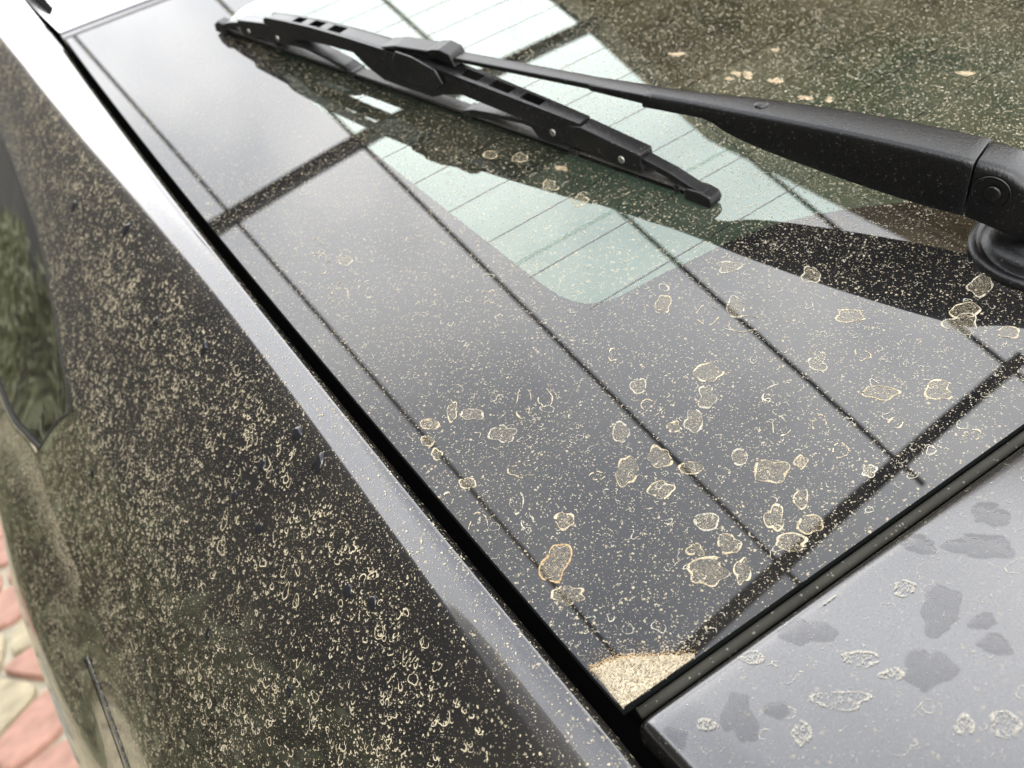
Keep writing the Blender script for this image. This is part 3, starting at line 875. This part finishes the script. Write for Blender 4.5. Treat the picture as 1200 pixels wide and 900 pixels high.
def wobble(r, k, amp):
    ph = r.uniform(0, 2 * math.pi, 6); am = r.normal(0, amp, 6) / np.array([1.6, 1, 1.1, 1.5, 2, 2.6])
    t = np.linspace(0, 2 * math.pi, k, endpoint=False)
    return t, 1 + sum(am[i] * np.cos((i + 1) * t + ph[i]) for i in range(6))
def ridge_ring(r, c, A, B, width, height, openness=0.0, k=40, amp=.16, arc=None):
    """dried outline of a drop: a ridge with an irregular, partly broken contour. returns params, heights, quads"""
    t, rad = wobble(r, k, amp)
    x = np.cos(t)[:, None] * A + np.sin(t)[:, None] * B
    mean = .5 * (np.linalg.norm(A) + np.linalg.norm(B))
    _, wv = wobble(r, k, .32); wv = np.clip(wv, .35, 2.0) * width
    f = wv / max(mean, 1e-5)
    outr, midr, inr = rad + f * .5, rad, rad - f * .5
    P = np.concatenate([c + x * q[:, None] for q in (outr, midr, inr)])
    H = np.concatenate([np.full(k, .00002), np.full(k, height), np.full(k, .00002)])
    keep = np.ones(k, bool)
    if openness:
        _, g = wobble(r, k, .8); keep = g > np.quantile(g, openness)
    if arc is not None: keep &= (np.cos(t - arc[0]) > math.cos(arc[1]))
    F = []
    for i in range(k):
        if not keep[i]: continue
        j = (i + 1) % k
        F += [(i, j, k + j, k + i), (k + i, k + j, 2 * k + j, 2 * k + i)]
    return P, H, F
def grains(r, n, c, A, B, lo, hi):
    """n small four-cornered grains inside the ellipse c, A, B"""
    q = r.uniform(-1, 1, (n * 2, 2)); q = q[(q**2).sum(1) < .92][:n]; n = len(q)
    ctr = c + q[:, :1] * A + q[:, 1:] * B
    sz = r.uniform(lo, hi, n) * .5
    a = r.uniform(0, 6.28, (n, 1)) + np.array([0, 1.5, 3.1, 4.8])[None] + r.normal(0, .3, (n, 4))
    rr = sz[:, None] * r.uniform(.55, 1.3, (n, 4))
    P = ctr[:, None] + np.stack([rr * np.cos(a), rr * np.sin(a)], -1)
    return P.reshape(-1, 2), np.full(4 * n, .00015), [(4 * i, 4 * i + 1, 4 * i + 2, 4 * i + 3) for i in range(n)]
def merge(items):
    P, H, F, o = [], [], [], 0
    for p, h, f in items:
        P.append(p); H.append(h); F += [tuple(i + o for i in q) for q in f]; o += len(p)
    return np.concatenate(P), np.concatenate(H), F

# the marks one can pick out on the glass: centre (m), two half axes (mm), kind of mark
MARKS = [(0.1378,0.143,2.5,-2.6,-3.5,-4.2,'r'),
 (0.1466,0.1232,3.7,-3.7,-4.3,-4.8,'o'),
 (0.1593,0.1178,2.7,-2.7,-4.8,-5.1,'r'),
 (0.1536,0.1073,5.3,-5.3,-3.5,-3.7,'o'),
 (0.122,0.0953,3.9,-3.8,-3.8,-4.2,'r'),
 (0.1126,0.0848,2.6,-2.4,-4.1,-4.6,'r'),
 (0.0958,0.1096,2.4,-2.3,-2.6,-3.2,'r'),
 (0.0918,0.0983,2.1,-2.0,-2.2,-2.7,'o'),
 (0.1769,0.1409,3.9,-4.1,-2.6,-2.8,'f'),
 (0.0994,0.0788,2.6,-2.4,-4.0,-4.6,'r'),
 (0.0916,0.0815,1.9,-1.8,-1.8,-2.1,'r'),
 (0.074,0.0945,2.4,-2.2,-3.5,-4.4,'r'),
 (0.0769,0.0733,3.3,-3.0,-3.4,-4.1,'r'),
 (0.0828,0.0609,3.5,-3.1,-2.0,-2.3,'r'),
 (0.0631,0.0769,3.1,-2.8,-4.6,-5.8,'r'),
 (0.0672,0.0606,3.5,-3.1,-2.7,-3.2,'r'),
 (0.0998,0.052,2.2,-2.0,-2.7,-2.9,'r'),
 (0.1045,0.0391,4.8,-4.3,-3.8,-3.9,'f'),
 (0.1156,0.0348,1.7,-1.5,-2.1,-2.1,'f'),
 (0.1026,0.0221,2.1,-1.8,-2.8,-2.8,'r'),
 (0.0898,0.0224,2.5,-2.2,-3.8,-3.9,'f'),
 (0.0703,0.0379,3.3,-2.9,-2.6,-2.9,'f'),
 (0.0975,0.0121,3.2,-2.8,-3.0,-2.9,'f'),
 (0.1589,0.0677,2.5,-2.4,-3.3,-3.2,'f'),
 (0.1338,0.0661,3.7,-3.5,-3.7,-3.8,'o'),
 (0.1228,0.0526,2.4,-2.3,-3.9,-3.9,'o'),
 (0.1309,0.029,2.1,-1.9,-2.5,-2.4,'o'),
 (0.0299,0.0742,2.8,-2.4,-2.2,-3.0,'f'),
 (0.0159,0.0604,4.0,-3.4,-4.6,-6.5,'g'),
 (0.0115,0.0472,4.6,-3.9,-2.1,-2.9,'r'),
 (0.0557,0.0217,5.1,-4.3,-3.8,-4.3,'f'),
 (0.0588,0.0311,2.1,-1.8,-1.7,-2.0,'r'),
 (0.0699,0.025,3.0,-2.6,-2.8,-3.0,'r'),
 (0.0654,0.0135,2.0,-1.7,-3.4,-3.7,'r'),
 (0.086,0.0112,4.3,-3.7,-2.4,-2.4,'f'),
 (0.164,0.0396,4.7,-4.5,-2.9,-2.5,'f'),
 (0.1807,0.0251,3.2,-3.1,-4.4,-3.6,'f'),
 (0.1895,0.0786,4.3,-4.3,-2.9,-2.6,'f'),
 (0.1982,0.1097,2.9,-3.0,-4.0,-3.8,'f'),
 (0.2175,0.0437,4.5,-4.5,-4.6,-3.7,'r'),
 (0.225,0.0476,4.0,-4.1,-3.9,-3.1,'r'),
 (0.2426,0.0537,3.6,-3.7,-5.0,-3.9,'f'),
 (0.1308,0.0149,1.8,-1.6,-2.2,-1.9,'f'),
 (0.0268,0.1564,1.6,-1.5,-3.3,-5.4,'r'),
 (0.0324,0.1484,3.5,-3.2,-1.9,-3.1,'r'),
 (0.0152,0.1568,2.9,-2.7,-1.7,-2.9,'f'),
 (0.0095,0.1492,2.0,-1.9,-1.6,-2.8,'r'),
 (0.0361,0.1288,3.9,-3.6,-2.7,-4.1,'r'),
 (0.0087,0.1395,1.7,-1.6,-1.5,-2.5,'r'),
 (0.0106,0.1168,2.5,-2.2,-1.5,-2.5,'r'),
 (0.0534,0.1371,2.8,-2.7,-4.4,-6.4,'o'),
 (0.0314,0.1066,4.0,-3.6,-2.0,-3.0,'o'),
 (0.0204,0.0947,2.1,-1.9,-2.9,-4.3,'o'),
 (0.0012,0.0938,2.9,-2.5,-4.8,-7.7,'o'),
 (0.0186,0.0841,1.6,-1.4,-2.3,-3.4,'o'),
 (0.0001,0.1155,1.6,-1.5,-1.6,-2.7,'o'),
 (0.0808,0.2088,2.8,-2.9,-2.8,-4.4,'o'),
 (0.0405,0.295,2.8,-3.0,-2.1,-4.2,'r'),
 (0.0255,0.2719,3.4,-3.5,-3.5,-7.1,'o'),
 (0.0339,0.3206,2.2,-2.3,-3.1,-6.7,'o'),
 (0.03,0.3008,2.5,-2.6,-3.4,-7.1,'o'),
 (0.038,0.2639,2.7,-2.8,-3.0,-5.8,'o'),
 (0.307,0.2704,4.0,-5.3,-3.9,-4.1,'m'),
 (0.3149,0.2485,4.5,-5.9,-3.9,-3.9,'m'),
 (0.3117,0.223,4.7,-6.0,-4.0,-3.9,'m'),
 (0.3175,0.2111,2.3,-2.9,-3.0,-2.9,'m'),
 (0.2981,0.272,2.8,-3.7,-2.8,-3.0,'m'),
 (0.3841,0.1725,4.5,-5.9,-4.1,-3.2,'m'),
 (0.2995,0.3208,3.6,-4.9,-3.3,-3.8,'m'),
 (0.172,0.2719,3.3,-3.8,-2.8,-3.9,'m'),
 (0.3391,0.2781,2.5,-3.4,-2.3,-2.3,'m'),
 (0.1912,0.2731,2.3,-2.7,-2.1,-2.9,'m'),
 (0.1517,0.3183,2.8,-3.3,-2.3,-3.6,'f'),
 (0.1618,0.3009,3.1,-3.6,-2.6,-3.8,'f'),
 (0.1576,0.2643,2.6,-3.0,-2.9,-4.1,'f'),
 (0.1603,0.2397,3.2,-3.6,-2.8,-3.8,'f'),
 (0.2261,0.0278,2.8,-2.7,-2.9,-2.2,'r'),
 (0.1565,0.0245,1.9,-1.7,-2.0,-1.8,'o'),
 (0.1718,0.0015,2.4,-2.2,-1.7,-1.3,'o'),
 (0.0527,0.0832,1.8,-1.6,-1.6,-2.1,'o'),
 (0.0619,0.1326,2.2,-2.1,-3.0,-4.2,'o'),
 (0.1002,0.1326,1.7,-1.6,-2.4,-3.0,'o'),
 (0.1353,0.0441,1.7,-1.6,-2.6,-2.5,'o'),
 (0.1758,0.0591,2.0,-1.9,-2.7,-2.4,'o')]
mr = np.random.default_rng(5)
hz_ = []
for (u, v, ax, av, bx, bv, kind) in MARKS:
    c = np.array([u, v]); A = np.array([ax, av]) / 1000; B = np.array([bx, bv]) / 1000
    items = []
    if kind != 'm':
        st = mr.bit_generator.state
        op, wd, am = dict(r=(.10, .00058, .11), o=(.42, .00050, .12), f=(.03, .00066, .11), g=(.03, .0008, .13))[kind]
        items.append(ridge_ring(mr, c, A, B, wd, .00022, op, 52, am))
        mr.bit_generator.state = st
        t, rad = wobble(mr, 52, am)                       # the same contour, filled with a thin film
        X = (np.cos(t)[:, None] * A + np.sin(t)[:, None] * B) * rad[:, None] * .97
        haze = (np.concatenate([c[None], c + X * .55, c + X]), np.full(105, .00003), [(0, 1 + i, 1 + (i + 1) % 52) for i in range(52)] + [(1 + i, 53 + i, 53 + (i + 1) % 52, 1 + (i + 1) % 52) for i in range(52)])
        items.append(grains(mr, dict(f=70, r=14, o=6, g=110)[kind], c, A * .92, B * .92, .00016, .00052))
    else:
        haze = None
        for q_ in range(4):
            cc = c + A * mr.uniform(-.55, .55) + B * mr.uniform(-.45, .45); sc_ = mr.uniform(.25, .5)
            t, rad = wobble(mr, 18, .2)
            X = (np.cos(t)[:, None] * A + np.sin(t)[:, None] * B) * rad[:, None] * sc_
            F = [(0, 1 + i, 1 + (i + 1) % 18) for i in range(18)] + [(1 + i, 19 + i, 19 + (i + 1) % 18, 1 + (i + 1) % 18) for i in range(18)]
            items.append((np.concatenate([cc[None], cc + X * .6, cc + X]), np.concatenate([[.0003], mr.uniform(.0001, .0005, 18), np.full(18, .00002)]) + q_ * .00012, F))
        items.append(grains(mr, 60, c, A * 1.1, B * 1.1, .0002, .0006))
    P, H, F = merge(items)
    P[:, 0] = np.maximum(P[:, 0], bow(P[:, 1]) + .0007); P[:, 1] = np.maximum(P[:, 1], vbot(P[:, 0]) + .0006)
    mesh_obj('mud_mark', lift_glass(P, H + .0001), F, M_MUDORANGE if kind == 'g' else (M_FLAKE if kind == 'm' else (M_MUD, M_MUDGOLD, M_MUDSOFT)[int(mr.integers(3))]), rear_window, False)
    if haze is not None and kind in 'fgr': hz_.append(haze)

P, H, F = merge(hz_)
P[:, 0] = np.maximum(P[:, 0], bow(P[:, 1]) + .0007); P[:, 1] = np.maximum(P[:, 1], vbot(P[:, 0]) + .0006)
tag(mesh_obj('mud_film', lift_glass(P, H + .00005), F, M_HAZE, rear_window, False), kind='stuff')

# sand washed into the lower corner of the glass
def sand():
    n_a, n_b = 46, 14
    edge = np.array([(.0000, .0176), (.0042, .0172), (.0086, .0158), (.0125, .0138), (.0161, .0113), (.0200, .0082), (.0250, .0045), (.0305, .0004)])
    q = hermite(np.linspace(0, 7, n_a), np.arange(8.0), edge)
    q += mr.normal(0, .0003, q.shape)
    base = np.stack([np.linspace(.0002, .0305, n_a), np.full(n_a, -.0002)], 1)
    base[:, 1] = np.maximum(vbot(base[:, 0]) + .0002, -.01); base[:12, 0] = .0003; base[:12, 1] = np.linspace(.0165, .0004, 12)
    t = np.linspace(0, 1, n_b)[:, None, None]
    P = (q[None] * (1 - t) + base[None] * t)
    H = (.0001 + .0014 * np.clip(np.sin(np.linspace(0, math.pi, n_b))[:, None], 0, 1)**.6 * mr.uniform(.6, 1.2, (n_b, n_a)))
    H[0] = .0003; H[-1] = .0006
    return P.reshape(-1, 2), H.ravel(), grid_faces(n_b, n_a), q
P, H, F, q = sand()
M_SAND = mat_mud('washed_sand', (.34, .285, .195), (.50, .435, .32), .60)
sand_bed = mesh_obj('sand_deposit', lift_glass(P, H + .0002), F, M_SAND, rear_window, True)
tag(sand_bed, 'pale sand washed into the lower corner')
it = []
for i in range(len(q)):
    it.append(grains(mr, 16, q[i] + np.array([-.0003, -.0002]), np.array([.0021, 0]), np.array([0, .0017]), .0002, .0007))
    it.append(grains(mr, 9, q[i] + np.array([.0004, .0008]), np.array([.0060, 0]), np.array([0, .0050]), .00015, .0005))
P, H, F = merge(it); P[:, 0] = np.maximum(P[:, 0], bow(P[:, 1]) + .0006); P[:, 1] = np.maximum(P[:, 1], vbot(P[:, 0]) + .0004)
rim = mesh_obj('sand_rim', lift_glass(P, H + .0005), F, M_MUDORANGE, rear_window, False)
tag(rim, kind='stuff')

# small curls and grains over the whole glass, too many to pick apart
def field(r, n, pick, lo, hi, scale_fn=None):
    """grains as arrays: centres from pick(n) -> (n, 2)"""
    ctr = pick(n); n = len(ctr)
    sz = lo * (hi / lo)**(r.random(n)**2.2) * .5
    a = r.uniform(0, 6.28, (n, 1)) + np.array([0, 1.5, 3.1, 4.8])[None] + r.normal(0, .3, (n, 4))
    st = r.uniform(.6, 1.7, (n, 1)); an = r.uniform(0, 3.14, (n, 1))
    rr = sz[:, None] * r.uniform(.5, 1.3, (n, 4))
    x, y = rr * np.cos(a) * st, rr * np.sin(a)
    D = np.stack([x * np.cos(an) - y * np.sin(an), x * np.sin(an) + y * np.cos(an)], -1)
    if scale_fn is not None: D = D * scale_fn(ctr)[:, None, :]
    P = (ctr[:, None] + D).reshape(-1, 2)
    return P, np.arange(4 * n).reshape(-1, 4)
def curls(r, n, pick, lo, hi, width, down=None, scale_fn=None, span=(.7, 2.2), k=9):
    """short curved ridges: one arc each, array-built"""
    ctr = pick(n); n = len(ctr)
    rad = (lo * (hi / lo)**(r.random(n)**1.8))[:, None]
    mid = (r.uniform(0, 6.28, n) if down is None else r.normal(down, .55, n))[:, None]
    half = r.uniform(*span, n)[:, None]
    t = mid + half * np.linspace(-1, 1, k)[None]
    wob = 1 + .22 * np.cos(2 * t + r.uniform(0, 6.28, (n, 1))) + .14 * np.cos(3 * t + r.uniform(0, 6.28, (n, 1))) + r.normal(0, .05, (n, k))
    R = rad * wob
    w = width * r.uniform(.6, 1.5, (n, 1)) * (.25 + .75 * np.sin(np.linspace(.15, math.pi - .15, k)))[None] * r.uniform(.7, 1.3, (n, k))
    el = r.uniform(.6, 1.0, (n, 1)); tilt = r.uniform(0, 3.14, (n, 1)) if down is None else r.normal(0, .4, (n, 1))
    rings = []
    for s in (-.5, .5):
        x, y = (R + w * s) * np.cos(t) * el, (R + w * s) * np.sin(t)
        D = np.stack([x * np.cos(tilt) - y * np.sin(tilt), x * np.sin(tilt) + y * np.cos(tilt)], -1)
        if scale_fn is not None: D = D * scale_fn(ctr)[:, None, :]
        rings.append(ctr[:, None] + D)
    P = np.stack(rings, 1)                                      # n, 2, k, 2
    base = (np.arange(n) * 2 * k)[:, None]
    i = np.arange(k - 1)[None]
    F = np.stack([base + i, base + i + 1, base + k + i + 1, base + k + i], -1).reshape(-1, 4)
    return P.reshape(-1, 2), F
gr = np.random.default_rng(11)
def pick_glass(n):
    # denser towards the lower edge, uneven drifts
    p = np.stack([gr.uniform(-.004, .60, n * 3), vbot(.3) + .012 + gr.random(n * 3)**1.5 * .74], 1)
    dens = .5 + .5 * np.sin(p[:, 0] * 61 + 2 * np.sin(p[:, 1] * 47)) * np.sin(p[:, 1] * 53 + 1.7 * np.sin(p[:, 0] * 39))
    p = p[gr.random(len(p)) < .35 + .65 * dens]
    return p[:n]
def clean_glass(P):
    P[:, 1] = np.clip(P[:, 1], vbot(np.clip(P[:, 0], 0, 1)) + .0006, .776); P[:, 0] = np.clip(P[:, 0], bow(P[:, 1]) + .0006, .99)
    return P
def pick_far(n):
    return np.stack([gr.uniform(.20, .75, n), .10 + gr.random(n)**1.2 * .58], 1)
for nm, (P, F) in (('dust_grains', field(gr, 120000, pick_glass, .00010, .00042)),
                   ('dust_grains', field(gr, 40000, pick_far, .0003, .0014)),
                   ('dust_curls', curls(gr, 9500, pick_glass, .0003, .0017, .00024)),
                   ('dust_curls', curls(gr, 260, pick_glass, .0014, .0030, .00034, None, None, (1.6, 3.1), 15))):
    P = clean_glass(P)
    big_mesh(nm, lift_glass(P, np.full(len(P), .0002)), F, M_MUDSOFT, rear_window)

# body side: dense crescents left by drops that ran down and dried
def pick_body(n, smin=2.4):
    m = n * 15
    v = gr.uniform(-.12, 1.15, m); s = gr.uniform(smin, 9.2, m)
    area = body_tab(v, s)[:, 8]
    ok = gr.random(m) < area / np.quantile(area, .9)
    drift = np.sin(v * 31 + 1.3 * np.sin(s * 2.1)) * np.sin(s * 2.9 + 1.7 * np.sin(v * 17)) + .6 * np.sin(v * 83 + s * 5) * np.sin(s * 7 - v * 40)
    ok &= gr.random(m) < np.clip(.62 + .38 * drift, .3, 1)
    ok &= ~((s > EDGE_S(v)) & (v < .34) & (gr.random(m) < .85))
    ok &= ~((s > 5.95) & (s < 7.05) & (v > v0(s) - .004))
    return np.stack([v, s], 1)[ok][:n]
def body_scale(c):
    q = body_tab(c[:, 0], c[:, 1])
    return 1 / q[:, 6:8]
def pick_curl(n): return pick_body(n, 3.4)
def pick_ledge(n):
    v = gr.uniform(.36, .66, n); s = 7.03 + np.abs(gr.normal(0, .22, n))
    return np.stack([v, s], 1)
def pick_lip(n): return np.stack([gr.uniform(-.1, .8, n), gr.uniform(1.3, 2.6, n)], 1)
# in (v, s) "down" is towards smaller v and larger s
DOWN = math.radians(125)
for nm, (P, F) in (('dust_grains', field(gr, 70000, pick_body, .00025, .0013, body_scale)),
                   ('dust_grains', field(gr, 80000, pick_body, .00012, .0005, body_scale)),
                   ('dust_grains', field(gr, 16000, pick_ledge, .0003, .0012, body_scale)),  # beige grains: settled dust plus the tone of paving mirrored on the ledge
                   ('dust_grains', field(gr, 2600, pick_lip, .0002, .0010, body_scale)),
                   ('dust_rings', curls(gr, 1100, pick_curl, .0009, .0036, .00055, None, body_scale, (2.4, 3.14), 18)),
                   ('dust_crescents', curls(gr, 15000, pick_curl, .0005, .0019, .00062, DOWN, body_scale, (.8, 2.4), 10)),
                   ('dust_crescents', curls(gr, 900, pick_curl, .0016, .0036, .00062, DOWN, body_scale, (1.4, 3.1), 14))):
    big_mesh(nm, lift_body(P, np.full(len(P), .00025)), F, M_MUDGOLD, quarter)
# faint dust on the tailgate and the lip
def pick_tail(n): return np.stack([gr.uniform(.006, .45, n), gr.uniform(.004, .16, n)], 1)
for nm, (P, F) in (('dust_grains', field(gr, 9000, pick_tail, .0002, .0007)),
                   ('dust_curls', curls(gr, 700, pick_tail, .0006, .0030, .0003, None, None, (.6, 2.4), 10))):
    big_mesh(nm, lift_tail(P, np.full(len(P), .0002)), F, M_MUDPALE, tailgate)

# wet patches and pale splash rings on the tailgate: centre (m), half axes (mm)
WET = [(0.1285, 0.0228, 7.0, 7.2, -4.7, 3.6), (0.1163, 0.0084, 3.8, 4.5, -3.5, 2.7), (0.1426, 0.0156, 3.8, 4.2, -4.7, 3.6), (0.0987, 0.0319, 4.4, 4.2, -7.6, 6.3), (0.1034, 0.0433, 2.9, 2.4, -2.6, 2.1), (0.0987, 0.0511, 3.5, 3.0, -3.2, 2.4), (0.0783, 0.0445, 5.0, 4.5, -6.1, 5.1), (0.0631, 0.0102, 6.1, 5.7, -3.8, 4.2), (0.0257, 0.0204, 3.8, 3.3, -6.1, 6.6), (0.0356, 0.0259, 3.5, 3.0, -1.8, 1.8), (0.0041, 0.0132, 4.1, 3.3, -3.2, 4.2)]
RINGS = [(0.0514, 0.0355, 5.8, 5.1, -2.3, 2.1), (0.0672, 0.0289, 3.5, 3.6, -2.3, 1.8), (0.0695, 0.0391, 2.3, 2.1, -1.5, 1.2), (0.0164, 0.0162, 2.0, 1.8, -1.2, 1.5), (0.0783, 0.0703, 2.6, 2.1, -3.2, 2.7), (0.0701, 0.0637, 1.8, 1.5, -2.3, 1.8), (0.0777, 0.0006, 3.8, 0.0, -1.5, 0.0), (0.0982, 0.0186, 2.3, 2.4, -2.0, 1.8), (0.0351, 0.0367, 1.8, 1.5, -2.6, 2.7), (0.0438, 0.006, 2.6, 2.4, -1.5, 1.8)]
for (u, w, ax, aw, bx, bw) in WET:
    c = np.array([u, w]); A = np.array([ax, aw]) / 1000; B = np.array([bx, bw]) / 1000
    t, rad = wobble(mr, 48, .0)
    f1, f2, f3 = mr.uniform(0, 6.28, 3); rad = rad + mr.uniform(.08, .2) * np.cos(2 * t + f1) + mr.uniform(.06, .17) * np.cos(3 * t + f2) + .08 * np.cos(5 * t + f3) + .05 * np.cos(7 * t - f1) + .03 * np.cos(11 * t + f2)
    d = (np.cos(t)[:, None] * A + np.sin(t)[:, None] * B) * np.clip(rad, .35, 1.7)[:, None]
    P = np.concatenate([c[None], c + d * .86, c + d]); P[:, 1] = np.maximum(P[:, 1], .003); P[:, 0] = np.maximum(P[:, 0], UT0 + .003)
    F = [(0, 1 + i, 1 + (i + 1) % 48) for i in range(48)] + [(1 + i, 49 + i, 49 + (i + 1) % 48, 1 + (i + 1) % 48) for i in range(48)]
    H = np.concatenate([[.00042], np.full(48, .00040), np.full(48, .00024)])
    mesh_obj('wet_patch', lift_tail(P, H), F, M_WATER, tailgate, True)
for (u, w, ax, aw, bx, bw) in RINGS:
    c = np.array([u, max(w, .006)]); A = np.array([ax, aw]) / 1000; B = np.array([bx, bw]) / 1000
    P, H, F = merge([ridge_ring(mr, c, A, B, .0009, .0001, .15, 40, .13), grains(mr, 70, c, A, B, .0003, .0008)])
    P[:, 1] = np.maximum(P[:, 1], .003)
    mesh_obj('splash_ring', lift_tail(P, H + .00035), F, M_MUDPALE, tailgate, False)

# clear water drops still standing on the body side
M_DROP = mat_simple('standing_water_drop', (.012, .012, .014), .04, var=.2, ior=1.5)
for (v, s, r) in ((0.208, 3.297, 3.4), (0.184, 3.297, 3.6), (0.217, 3.767, 2.6), (0.196, 4.162, 3.0), (0.225, 4.199, 2.6), (0.314, 3.598, 3.2), (0.374, 3.955, 2.6), (0.465, 3.635, 4.0), (0.376, 6.004, 2.4), (0.126, 4.801, 2.4), (0.124, 3.748, 2.8), (0.109, 3.617, 2.6), (0.559, 4.5, 3.6), (0.198, 5.346, 2.4)):
    k = 14; t, rad = wobble(mr, k, .15)
    sc = body_scale(np.array([[v, s]]))[0]
    d = np.stack([np.cos(t), np.sin(t) * 1.25], 1) * rad[:, None] * (r / 1000) * sc
    P = np.concatenate([np.array([[v, s]]), np.array([[v, s]]) + d * .45, np.array([[v, s]]) + d * .8, np.array([[v, s]]) + d])
    H = np.concatenate([[.0009], np.full(k, .0008), np.full(k, .00055), np.full(k, 0)]) * r / 3
    F = [(0, 1 + i, 1 + (i + 1) % k) for i in range(k)]
    for b in (0, 1): F += [(1 + b * k + i, 1 + (b + 1) * k + i, 1 + (b + 1) * k + (i + 1) % k, 1 + b * k + (i + 1) % k) for i in range(k)]
    fix_normals(mesh_obj('water_drop', lift_body(P, H + .0002), F, M_DROP, quarter, True))

# ------------------------------------------------------------------ what the glass and the paint mirror
ROT = math.radians(4)
def can(x, y, z):
    x, y, z = np.broadcast_arrays(np.asarray(x, float), np.asarray(y, float), np.asarray(z, float))
    return np.stack([x * math.cos(ROT) - y * math.sin(ROT), x * math.sin(ROT) + y * math.cos(ROT), z], -1)
frame = empty('canopy_frame', (0, 0, 0))
tag(frame, 'dark steel canopy frame overhead, mirrored as lines in the rear window', 'canopy')
ZC = Z0 + 1.6
cm = lambda v: can(v[:, 0], v[:, 1], v[:, 2])
for y in (.065, 1.575, 3.085):
    box('beam', (.12, y - .017, ZC), (1.62, y + .017, ZC + .030), M_STEEL, frame, cm)
for x in (.30, .72, 1.13, 1.57):
    box('purlin', (x - .0045, -.005, ZC + .008), (x + .0045, 3.2, ZC + .020), M_STEEL, frame, cm)
for x, y in ((.20, 3.085),):
    box('post', (x - .03, y - .028, 0), (x + .03, y + .028, ZC), M_STEEL, frame, cm)

house = empty('house', (2.6, 2, 0))
tag(house, 'house with brown boarded eaves beside the canopy, mirrored in the glass', 'house')
SOF = np.array([(1.53, 7.0), (1.53, 1.20), (1.83, .42), (4.0, .42), (4.0, 7.0)])
hz = ZC + .02
def hp_(o): o.parent = house; o.matrix_parent_inverse = Matrix.Translation((-2.6, -2, 0)); return o
hp_(box('wall', (3.2, .9, 0), (3.5, 6.8, hz), M_PLASTER))
for k in range(16):
    x0 = 1.53 + .155 * k
    def yb(x): return 1.20 + (x - 1.53) * (.42 - 1.20) / .30 if x < 1.83 else .42
    P = [(x0, yb(x0)), (x0 + .15, yb(x0 + .15)), (x0 + .15, 7.0), (x0, 7.0)]
    v = [(x, y, hz) for x, y in P] + [(x, y, hz + .02) for x, y in P]
    hp_(mesh_obj('soffit_board', v, [(3, 2, 1, 0), (4, 5, 6, 7), (0, 1, 5, 4), (1, 2, 6, 5), (2, 3, 7, 6), (3, 0, 4, 7)], M_WOOD, None, False))
v = [(x, y, hz + .025) for x, y in SOF] + [(x, y, hz + .10) for x, y in SOF]
hp_(mesh_obj('roof', v, [(4, 3, 2, 1, 0), (5, 6, 7, 8, 9)] + [(i, (i + 1) % 5, 5 + (i + 1) % 5, 5 + i) for i in range(5)], M_WOOD, None, False))

# unseen tall house added on the left, sized and darkened for the body-side reflection
nb = empty('unseen_house', (-2.2, 3, 0))
tag(nb, 'unseen tall house wall added on the left to mirror dark in the car side', 'house')
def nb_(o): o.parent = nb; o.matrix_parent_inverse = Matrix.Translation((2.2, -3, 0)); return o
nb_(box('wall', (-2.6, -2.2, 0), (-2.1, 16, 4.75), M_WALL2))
nb_(box('eaves', (-2.7, -2.4, 4.752), (-1.95, 16.2, 4.90), M_WOOD))
hedge = empty('hedge', (-1.9, 2, 0))
tag(hedge, 'low green hedge at the foot of the house wall, mirrored in the side window', 'hedge')
hr = np.random.default_rng(3)
nl = 22000
side_p = np.stack([-1.72 - np.abs(hr.normal(0, .12, nl)), hr.uniform(-1.8, 13, nl), hr.uniform(.02, 1.5, nl)], 1)
side_p[:, 0] += .10 * np.sin(side_p[:, 1] * 2.1) * np.sin(side_p[:, 2] * 2.7)
side_p[:, 2] = np.minimum(side_p[:, 2], 1.3 + .18 * np.sin(side_p[:, 1] * 3.1) + hr.normal(0, .06, nl))
a = hr.normal(0, 1, (nl, 3)); a /= np.linalg.norm(a, axis=1, keepdims=True)
b = np.cross(a, hr.normal(0, 1, (nl, 3))); b /= np.linalg.norm(b, axis=1, keepdims=True)
sz = hr.uniform(.03, .07, (nl, 1))
V = np.stack([side_p - a * sz, side_p + b * sz * .45, side_p + a * sz, side_p - b * sz * .45], 1).reshape(-1, 3)
fol = big_mesh('foliage', V, np.arange(4 * nl).reshape(-1, 4), M_LEAF, hedge)
fol.matrix_parent_inverse = Matrix.Translation((1.9, -2, 0))
c = box('branch_core', (-2.05, -1.7, 0), (-1.85, 13, 1.1), M_TWIG, hedge); c.matrix_parent_inverse = Matrix.Translation((1.9, -2, 0))
